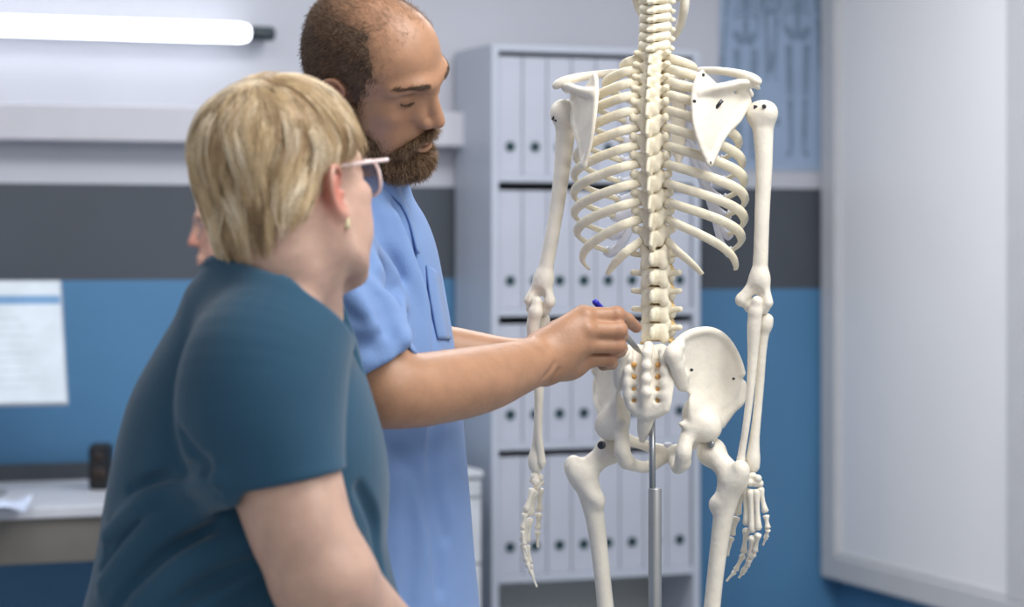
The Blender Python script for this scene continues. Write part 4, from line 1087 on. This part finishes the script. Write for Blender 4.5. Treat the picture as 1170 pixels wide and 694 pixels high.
# scrub top
sh = Sdf(); mtorso(sh, 0.0)
sh.chain([nearA[0]+np.array([.01, .02, .0]), nearA[0]*.6+nearA[1]*.4, nearA[1], P(424, 418, 2.965)], [.080, .080, .072, .061], k=.03)
sh.chain([farA[0], farA[1], P(447, 382, 3.415)], [.060, .057, .053], k=.03)
base_ = Sdf(); base_.p = list(sh.p)
# neck opening, V at the front
nk = MF.w((0, .030, -.06))
sh.chain([nk, P(396, 200, 3.19), P(398, 212, 3.18)], [.052, .050, .034], k=.005, op='s')
d_ = unit(P(436, 440, 2.965)-nearA[1]); sh.chain([P(424, 418, 2.965)+d_*.004, P(440, 450, 2.965)+d_*.05], [.048, .050], k=.003, op='s')
sh.rbox(P(424, 418, 2.965)+d_*.075, (.09, .09, .06), np.stack([unit(np.cross(d_, (0, 1, 0))), unit(np.cross(d_, np.cross(d_, (0, 1, 0)))), d_], 1), rad=.002, k=.003, op='s')
folds = [([(398, 258), (420, 290), (445, 322), (462, 360)], .010), ([(428, 235), (442, 280), (462, 330), (470, 400), (470, 450)], .012), ([(455, 235), (474, 285), (488, 345), (494, 410)], .008), ([(395, 300), (412, 330), (428, 355), (434, 380)], .010),
         ([(384, 350), (410, 362), (436, 366), (448, 376)], .008), ([(380, 380), (400, 392), (425, 396)], .007), ([(455, 520), (480, 545), (500, 600), (505, 670)], .010), ([(500, 470), (497, 540), (512, 610)], .008), ([(470, 560), (474, 620), (470, 690)], .009), ([(438, 340), (446, 356), (448, 372)], .007)]
for pts, r_ in folds: groove(sh, pts, r_, (2.7, 3.5), .55, 's', .02, base_)
for pts, r_ in [([(410, 262), (436, 300), (456, 345), (463, 390)], .008), ([(448, 250), (466, 300), (482, 350), (486, 420)], .008), ([(392, 318), (410, 345), (426, 372)], .008)]: groove(sh, pts, r_, (2.7, 3.5), .75, 'u', .025, base_)
so = sh.build('scrub_top', .0032, scrub, MAN, 1)
def strip(name, pts, wd, base, dr, m, parent, off=.002, th=.0022, n=18, tp=0.):
    """stitched band lying on a garment along image points"""
    c = [ray(base, x, y, *dr) for x, y in pts]; c = smooth_path(c, n); g = base.grad(c); mb = MB(); V = []; Qd = []
    for i in range(n):
        t = unit(c[min(i+1, n-1)]-c[max(i-1, 0)]); sd = unit(np.cross(t, g[i]))
        for a, bb_ in ((-1, 0), (-1, 1), (1, 1), (1, 0)): V.append(c[i]+sd*wd/2*(1-tp*i/(n-1))*a+g[i]*(off*(1+tp*i/(n-1)*.8)*.2+th*bb_))
    for i in range(n-1):
        for j in range(4): Qd.append((i*4+j, i*4+(j+1) % 4, (i+1)*4+(j+1) % 4, (i+1)*4+j))
    Qd += [(3, 2, 1, 0), tuple((n-1)*4+j for j in range(4))]; mb.add(V, Qd); return mb.build(name, m, parent, True)
strip('collar_band', [(430, 192), (443, 206), (457, 226), (469, 252), (478, 290)], .034, base_, (2.8, 3.5), scrub, so, off=-.004, th=.0030, n=26, tp=.85)
strip('chest_pocket', [(494, 308), (499, 345), (507, 388)], .048, base_, (2.8, 3.5), scrub, so, off=-.004, th=.0034)
hem = [P(424, 418, 2.965)+.0615*(math.cos(t)*unit(np.cross(d_, (0, 1, 0)))+math.sin(t)*unit(np.cross(d_, np.cross(d_, (0, 1, 0))))) for t in np.linspace(0, 2*PI, 33)]
# trousers and shoes (below the picture)
fx = np.array([math.sin(tyaw), -math.cos(tyaw), 0]); rx = np.array([-math.cos(tyaw), -math.sin(tyaw), 0]); hipc = np.array([P(412, 780, 3.22)[0], 3.22, .90])
s = Sdf(); s.ell(hipc+np.array([0, 0, -.06]), (.12, .15, .12), k=.03)
for q in (-1, 1): s.chain([hipc+rx*.09*q, hipc+rx*.10*q+np.array([0, 0, -.40]), hipc+rx*.10*q+np.array([0, 0, -.84])], [.10, .075, .062], k=.04)
s.build('trousers', .006, trouser, MAN)
for q in (-1, 1):
    c = hipc+rx*.10*q; c[2] = 0; s = Sdf(); s.ell(c+fx*.06+EZ*.035, (.14, .05, .045), rotm(tyaw-PI/2), k=.01); s.ell(c+EZ*.055, (.06, .05, .055), k=.03)
    s.rbox(c+fx*.05-EZ*.03, (.3, .3, .03), rad=.001, k=.003, op='s'); s.build('shoe', .004, shoe_m, MAN)

# the pen in his hand
pa, pb = P(679, 344, 3.262), P(733.5, 405, 3.378); pdv = unit(pb-pa); PL = np.linalg.norm(pb-pa)
PEN = empty('pen', pa, 'slim blue pen with steel tip held in the man\'s hand against the sacrum', 'pen')
blue_p = mat('blue pen plastic', '#2a2fb0', .3, var=.03); st_p = mat('pen steel', '#a9a7a2', .3, metal=.85)
mb = MB(); mb.tube([pa, pa+pdv*.002, pa+pdv*PL*.55], [.0028, .0042, .0046], 14); mb.build('barrel', blue_p, PEN, True)
mb = MB(); mb.tube([pa+pdv*PL*.55, pa+pdv*PL*.86, pb-pdv*.004, pb], [.0046, .0042, .0018, .0008], 14); mb.build('tip_section', st_p, PEN, True)
# ------------------------------------------------------------------ the woman in the teal T-shirt
w_skin = skin('pale skin', '#c2a08f', '#c06a5a')
tee = mat('dark teal jersey', '#2a4e66', .85, var=.03, vscale=14, bump=.15, bscale=500, sheen=.2, spec=.15)
WF = Frame((-.2455, 2.66, 1.4466), rotm(2.56, -.12, .15), (.998, .998, .888))
WOM = empty('person', (P(285, 600, 2.72)[0], 2.72, 0), 'blond short-haired woman with glasses in a dark teal T-shirt, seen from behind', 'person')
wh = head_sdf(True, lids='down')
WD = 2.72
WT = [(300, 243, 388, .07), (318, 233, 392, .085), (335, 219, 396, .098), (360, 203, 399, .112), (400, 179, 408, .13), (450, 152, 424, .145), (500, 137, 438, .155), (540, 128, 444, .158), (580, 121, 444, .16), (620, 115, 442, .163), (660, 107, 449, .17), (694, 98, 459, .176), (760, 88, 476, .185), (820, 90, 480, .18)]
def wtorso(s, gr, k=.01):
    s.loft([(P(0, y, WD)[2], P((a+c)/2, y, WD)[0], WD, (c-a)/2*WD/F+gr, d+gr, 0) for y, a, c, d in WT], k=k, n=2.25); return s
slv = [P(322, 380, 2.60), P(302, 430, 2.575), P(299, 485, 2.56), P(318, 533, 2.545), P(328, 553, 2.54)]; slvR = [.078, .090, .089, .071, .0655]
arm = [P(315, 400, 2.59), P(312, 500, 2.56), P(330, 560, 2.54), P(346, 610, 2.53), P(371, 662, 2.53)]; armR = [.065, .064, .058, .055, .052]
farm = [P(371, 664, 2.53), P(415, 712, 2.60), P(480, 765, 2.75)]
b = Sdf(); wtorso(b, -.026)
embed(b, wh, WF.pos, WF.R, WF.sc, k=.012)
b.chain([WF.w((0, .030, -.025)), WF.w((0, .036, -.07)), P(318, 330, 2.66), P(314, 362, 2.70)], [.055, .056, .060, .070], k=.03)
b.chain([WF.w((-.052, .008, -.035)), P(368, 300, 2.64), P(371, 345, 2.68), P(370, 385, 2.71)], [.012, .012, .011, .012], k=.03)
b.chain(arm, armR, k=.02); b.chain(farm, [.051, .048, .036], k=.02)
b.ell(P(352, 668, 2.52), (.022, .022, .022), k=.03)
wr = farm[-1]
for i in range(4):
    a = wr+np.array([.035, .05, .004-.002*i])+np.array([.012, -.012, -.018])*(i-1.5); t_ = a+np.array([.035, .05, -.03])
    b.chain([wr, a], [.024, .012], k=.012); b.chain([a, (a+t_)/2+np.array([0, 0, .006]), t_], [.0095, .0085, .0068], k=.004)
b.chain([wr+np.array([.01, .0, .01]), wr+np.array([.03, .05, .03]), wr+np.array([.055, .075, .025])], [.014, .0115, .008], k=.006)
lf = [P(342, 410, 2.80), P(355, 520, 2.81), P(358, 640, 2.80)]; b.chain(lf, [.06, .052, .045], k=.02); b.chain([lf[-1], P(410, 780, 2.82)], [.045, .034], k=.02)
b.ell(P(416, 795, 2.82), (.04, .04, .02), k=.01)
wb = b.build('body', .0024, w_skin, WOM, 1)
def wflush(V):
    L_ = WF.l(V); e = np.exp(-((np.abs(L_[:, 0])-.076)/.014)**2-((L_[:, 1]-.014)/.026)**2-((L_[:, 2]-.004)/.034)**2)
    ch = np.exp(-((np.abs(L_[:, 0])-.045)/.025)**2-((L_[:, 1]+.062)/.03)**2-((L_[:, 2]+.02)/.03)**2)
    return .95*e+.12*ch
attr(wb, 'flush', wflush)
# T-shirt
sl_ = Sdf(); sl_.chain(slv, slvR, k=.018)
hc = P(327, 549, 2.54); hemn = unit(np.array([.20, 0, -1.0])); hx = unit(np.cross(hemn, (0, 1, 0))); hy = unit(np.cross(hemn, hx))
sl_.rbox(hc+hemn*.06, (.12, .12, .06), np.stack([hx, hy, hemn], 1), rad=.001, k=.003, op='s')
sl_.chain([hc-hemn*.004, hc+hemn*.03], [.057, .057], k=.002, op='s')
sh = Sdf(); wtorso(sh, 0); embed(sh, sl_, (0, 0, 0), np.eye(3), k=.014)
sh.chain([lf[0], lf[0]*.4+lf[1]*.6], [.066, .06], k=.03)
for q_ in (sh,): q_.chain([P(320, 314, 2.655), P(313, 352, 2.665)], [.081, .096], k=.03)
base_w = Sdf(); wtorso(base_w, 0); base_w.chain([P(320, 314, 2.655), P(313, 352, 2.665)], [.081, .096], k=.03); base_w.chain(slv, slvR, k=.014)
e = slv[-1]; d_ = unit(P(331, 562, 2.54)-P(318, 520, 2.55)); d_ = unit(np.array([-.20*-1, 0.02, -1.0]))
# collar cut: everything above the neck line, and the hollow the neck comes out of
ca, cb, cn = P(236, 313, 2.70), P(374, 384, 2.66), P(308, 319, 2.58); upn = unit(np.cross(cb-ca, cn-ca)); upn = upn if upn[2] > 0 else -upn
ln_ = unit(cb-ca); Rc = np.stack([ln_, unit(np.cross(upn, ln_)), upn], 1)
ax0 = P(316, 330, 2.665); ax0 = ax0-upn*((ax0-ca)@upn); sh.rbox(ax0+upn*.10, (.115, .105, .10), Rc, rad=.001, k=.004, op='s')
sh.chain([P(322, 290, 2.645), P(318, 318, 2.655), P(316, 334, 2.67)], [.0645, .0635, .052], k=.004, op='s')
fw = [([(118, 650), (160, 598), (205, 570), (255, 556)], .0095), ([(126, 598), (165, 572), (205, 556), (245, 540)], .008), ([(130, 694), (185, 640), (240, 605), (282, 596)], .010), ([(190, 694), (245, 660), (300, 640)], .009), ([(122, 625), (160, 585), (210, 562)], .006), ([(250, 700), (300, 672), (330, 662)], .009), ([(150, 560), (190, 545), (235, 528)], .006),
      ([(206, 498), (228, 530), (256, 566)], .008),
      ([(412, 560), (430, 600), (436, 650)], .008)]
for pts, r_ in fw: groove(sh, pts, r_*1.3, (2.2, 3.1), .9, 's', .010, base_w)
for pts, r_ in [([(120, 668), (165, 615), (220, 586), (265, 574)], .008), ([(124, 612), (160, 580), (205, 562), (250, 548)], .006), ([(160, 690), (215, 645), (285, 616)], .009)]: groove(sh, pts, r_, (2.2, 3.1), .7, 'u', .025, base_w)
so = sh.build('t_shirt', .003, tee, WOM, 1)
ring = []; cc_ = (ca+cb)/2; ax0 = P(316, 330, 2.665); ax0 = ax0-upn*((ax0-cc_)@upn)
for t in np.linspace(0, 2*PI, 49):
    dr_ = ln_*math.cos(t)+Rc[:, 1]*math.sin(t); rr = np.linspace(.03, .16, 131); Fr = base_w.eval(ax0+dr_*rr[:, None])
    w_ = np.where(Fr > -.0045)[0]; r1 = rr[w_[0]] if len(w_) else .07; ring.append(ax0+dr_*min(r1, .10)-upn*.003)
mb = MB(); mb.tube(ring, .0058, 8, up=upn); mb.build('neck_band', tee, so, True)
# trousers and shoes (below the picture)
navy = mat('dark navy trousers', '#23303f', .85, var=.05)
hipc = np.array([P(282, 800, WD)[0], WD, .86]); yw = 1.0; fx = np.array([math.sin(yw), math.cos(yw), 0]); rx = np.array([fx[1], -fx[0], 0])
s = Sdf(); s.ell(hipc, (.185, .17, .15), k=.03)
for q in (-1, 1): s.chain([hipc+rx*.085*q, hipc+rx*.085*q+np.array([0, 0, -.40]), hipc+rx*.085*q+np.array([0, 0, -.80])], [.10, .072, .06], k=.04)
s.build('trousers', .006, navy, WOM)
for q in (-1, 1):
    c = hipc+rx*.085*q; c[2] = 0; s = Sdf(); s.ell(c+fx*.05+EZ*.035, (.12, .045, .042), np.stack([fx, rx, EZ], 1), k=.01); s.ell(c+EZ*.05, (.055, .045, .05), k=.03)
    s.rbox(c-EZ*.03, (.3, .3, .03), rad=.001, k=.003, op='s'); s.build('shoe', .004, navy, WOM)
# hair: a shaped body under long locks
blond_base = mat('dark blond hair base', '#9a8364', .6, var=.25, vscale=70, bump=.4, bscale=220, spec=.2)
hs = Sdf()
hs.ell((0, .020, .064), (.075, .094, .092), k=.03); hs.ell((0, -.026, .078), (.067, .060, .066), k=.04)
hs.ell((0, .050, -.022), (.060, .045, .066), k=.04)
hs.chain([(0, .072, -.05), (0, .070, -.085)], [.036, .026], k=.03, flat=((0, 1, 0), 1.5))
for q in (-1, 1): hs.ell((q*.060, -.030, .040), (.018, .040, .044), k=.02)
hv = Sdf(); hv.p = list(hs.p)
def face_cut(X):
    x, y, z = np.abs(X[..., 0]), X[..., 1], X[..., 2]
    f1 = np.maximum(y+.052-.30*np.maximum(0, z-.03), z-.090)          # the face itself
    f2 = np.maximum(np.maximum(y-.038, z-.037), np.maximum(-.25-y, .045-x))-.0    # round the ears
    f3 = np.maximum(z+.052+.55*(y-.09), -(x+.3))                     # nape line rising to the ears
    f2b = np.maximum(z+.012+.62*(y-.05), y-.10)
    return np.minimum(np.minimum(f1, f2), np.minimum(f3, f2b))
hs.p.append((lambda X: face_cut(X), np.full(3, -9.), np.full(3, 9.), .010, 's'))
ho, Vh, Qh = local_build('hair', hs, .0022, WF, blond_base, WOM)
blm = hair_mat('blond hair', ['#7d6647', '#ab9371', '#cdb994', '#e2d5b8'], .42, .4)
def flow(n, steps, ln, seed, off, tilt=0.0):
    r = np.random.default_rng(seed); V, Q = hs.nets(.004, 0); a = V[Q].mean(1)
    cw = np.array([-.012, .030, .130])                             # crown
    keep = a[:, 1] > -.115; a = a[keep]; i = r.choice(len(a), n); p = a[i]+r.normal(0, .002, (n, 3))
    # clumps: strands near a guide share its waver
    gd = a[r.choice(len(a), 150)]; gi = np.argmin(((p[:, None, :]-gd[None])**2).sum(-1), 1); ph = r.normal(0, .42, (150, 3)); lay = r.random(150); p = p+(gd[gi]-p)*.45
    out = [p.copy()]; st = ln/steps
    L_ = (.6+.6*r.random(n))[:, None]
    for k in range(steps):
        g = hv.grad(p); d = p-cw; d = d/np.linalg.norm(d, axis=1)[:, None]
        dn = np.stack([d[:, 0]*.9, d[:, 1]*.9+.02+np.where(p[:, 1] < -.03, -.35, 0)+np.where((p[:, 1] > -.045) & (p[:, 2] < .06) & (np.abs(p[:, 0]) > .05), .55, 0), d[:, 2]-.75], 1)+ph[gi]*.55+r.normal(0, .06, p.shape)
        dn = dn-(dn*g).sum(1)[:, None]*g; dn /= np.linalg.norm(dn, axis=1)[:, None]+1e-9
        p = p+dn*st*L_; Fv = hv.eval(p, .06); tg = off*(.15+.85*lay[gi])*(.3+.7*math.sin(PI*min(1, (k+1)/steps*.75)))
        p = p-hv.grad(p)*np.clip(Fv-tg, -.02, .02)[:, None]; out.append(p.copy())
    cv = np.stack(out, 1)
    tipl = cv[:, -1]; ok = face_cut(tipl) > -.014                     # leave the face and ears free
    ok &= face_cut(cv[:, cv.shape[1]//2]) > -.006
    cv = cv[ok]; return WF.w(cv.reshape(-1, 3)).reshape(cv.shape)
for sd_, n_, of_, cols in ((3, 6000, .005, ['#9e8362', '#c3a780']), (5, 5500, .006, ['#bda37c', '#dfc8a3']), (9, 4200, .0065, ['#dac5a2', '#f1e3cb']), (12, 2600, .0045, ['#725b43', '#967a57'])):
    strands('hair_locks', flow(n_, 11, .078, sd_, of_), .00036, hair_mat('blond hair lock', cols, .42, .4), ho, .35)
# glasses
gl_m = mat('pinkish white frame', '#f0dad8', .3, var=.03, spec=.6); 
lens_m = mat('tinted lens', '#5d6f92', .1, alpha=.45, var=.02, spec=.6)
gb = MB(); lens_parts = []
for q in (-1, 1):
    rim = []
    for t in np.linspace(0, 2*PI, 37):
        cx = q*.036+.0315*np.sign(math.cos(t))*abs(math.cos(t))**.75; cz = .012+.023*np.sign(math.sin(t))*abs(math.sin(t))**.75
        rim.append(WF.w((cx, -.099+7*max(0, abs(cx)-.02)**2, cz)))
    gb.tube(rim, .0018, 8); lens_parts.append(rim)
gb.tube([WF.w(v) for v in ((-.007, -.100, .018), (0, -.103, .020), (.007, -.100, .018))], .0016, 8)
GL = gb.build('glasses', gl_m, WOM, True)
for q, rim in zip((-1, 1), lens_parts):
    mb = MB(); mb.tube([WF.w(v) for v in smooth_path([(q*.074, .022, .012), (q*.0755, .006, .030), (q*.0748, -.02, .031), (q*.0735, -.06, .031), (q*.0725, -.097, .030)], 16)], [.0016]*3+[.0022]*13, 8, flat=.7); mb.build('temple_arm', gl_m, GL, True)
    cen = np.mean(rim, 0); V = [cen]+rim[:-1]; n = len(rim)-1
    mesh('lens', V, [(0, 1+i, 1+(i+1) % n) for i in range(n)], lens_m, GL).modifiers.new('s', 'SOLIDIFY').thickness = .0012
er = mat('cream earring', '#d9cba6', .3, metal=.3)
c = WF.w((-.0765, .002, -.033)); s = Sdf().chain([c, c+np.array([0, 0, -.008])], [.003, .0042], k=.001); s.build('earring', .001, er, WOM)

# ------------------------------------------------------------------ the person far behind, mostly hidden by the woman
FD = 5.45
FFr = Frame(P(272, 262, FD), rotm(math.radians(-80), .12, 0), (.93, .93, .93))
FP = empty('person', (P(285, 600, FD)[0], FD, 0), 'grey-haired person in glasses and blue top facing left, mostly hidden behind the blond woman', 'person')
p_skin = skin('rosy skin', '#c79a88', '#c07868')
fh = head_sdf(True); b = Sdf(); embed(b, fh, FFr.pos, FFr.R, FFr.sc, k=.01)
b.chain([FFr.w((0, .035, -.03)), P(296, 330, FD)], [.054, .058], k=.03)
T = [(300, 300, .06, .07), (318, 302, .09, .13), (345, 304, .105, .17), (400, 305, .115, .18), (500, 305, .118, .17), (600, 306, .12, .17), (700, 306, .13, .18)]
b.loft([(P(0, y, FD)[2], P(x, y, FD)[0], FD, a-.012, bb_-.012, 0) for y, x, a, bb_ in T], k=.01)
for q in (-1, 1):
    e = P(304, 345, FD)+np.array([0, .17*q, 0]); m_ = e+np.array([-.02, .02*q, -.28]); w_ = m_+np.array([.01, 0, -.22])
    b.chain([e, m_, w_], [.05, .042, .03], k=.01)
    for i in range(4): b.chain([w_, w_+np.array([.016*(i-1.5), 0, -.08]), w_+np.array([.018*(i-1.5), 0, -.14])], [.02, .0095, .007], k=.006)
    b.chain([w_, w_+np.array([-.035, 0, -.04]), w_+np.array([-.045, 0, -.075])], [.016, .01, .008], k=.006)
fo_ = b.build('body', .004, p_skin, FP); attr(fo_, 'flush', lambda V: np.exp(-((FFr.l(V)-np.array([0, -.108, -.02]))**2).sum(1)/.02**2))
s = Sdf(); s.loft([(P(0, y, FD)[2], P(x, y, FD)[0], FD, a, bb_, 0) for y, x, a, bb_ in T], k=.01)
for q in (-1, 1):
    e = P(304, 345, FD)+np.array([0, .17*q, 0]); m_ = e+np.array([-.02, .02*q, -.28]); s.chain([e, e*.35+m_*.65], [.064, .060], k=.03)
s.chain([P(274, 312, FD-.12), P(288, 348, FD-.16)], [.055, .066], k=.05)
s.build('blue_top', .004, mat('blue top cotton', '#5f86c6', .8, var=.04), FP)
grey_h = mat('grey hair base', '#b3a9a4', .7, var=.15, vscale=80, bump=.4, bscale=200)
sk = Sdf(); sk.p = list(fh.p[:3])
def greg(X):
    x, y, z = np.abs(X[..., 0]), X[..., 1], X[..., 2]; return np.maximum(-(y+.045+.35*(z-.05)), -.03-z)
local_build('hair', shell(sk, .012, greg), .003, FFr, grey_h, FP)
gm = mat('grey glasses frame', '#6d7078', .4)
gb = MB()
for q in (-1, 1): gb.tube([FFr.w((q*.034+.028*math.cos(t), -.099+.25*max(0, abs(q*.034+.028*math.cos(t))-.03), .012+.021*math.sin(t))) for t in np.linspace(0, 2*PI, 25)], .0018, 6)
G2 = gb.build('glasses', gm, FP, True)
for q in (-1, 1):
    mb = MB(); mb.tube([FFr.w((q*.064, -.094, .02)), FFr.w((q*.072, -.02, .022)), FFr.w((q*.072, .012, .018))], .0018, 6); mb.build('temple_arm', gm, G2, True)
s = Sdf(); hp = np.array([P(306, 700, FD)[0], FD, P(0, 700, FD)[2]])
s.ell(hp, (.13, .17, .12), k=.03)
for q in (-1, 1): s.chain([hp+np.array([0, .085*q, -.02]), hp*np.array([1, 1, .5])+np.array([0, .085*q, 0]), hp*np.array([1, 1, 0])+np.array([0, .085*q, .06])], [.095, .07, .058], k=.04)
s.build('trousers', .008, navy, FP)
for q in (-1, 1):
    c = hp*np.array([1, 1, 0])+np.array([0, .085*q, 0]); s = Sdf(); s.ell(c+np.array([-.05, 0, .035]), (.12, .045, .04), k=.01); s.ell(c+EZ*.05, (.055, .045, .05), k=.03); s.rbox(c-EZ*.03, (.3, .3, .03), rad=.001, k=.003, op='s'); s.build('shoe', .006, navy, FP)
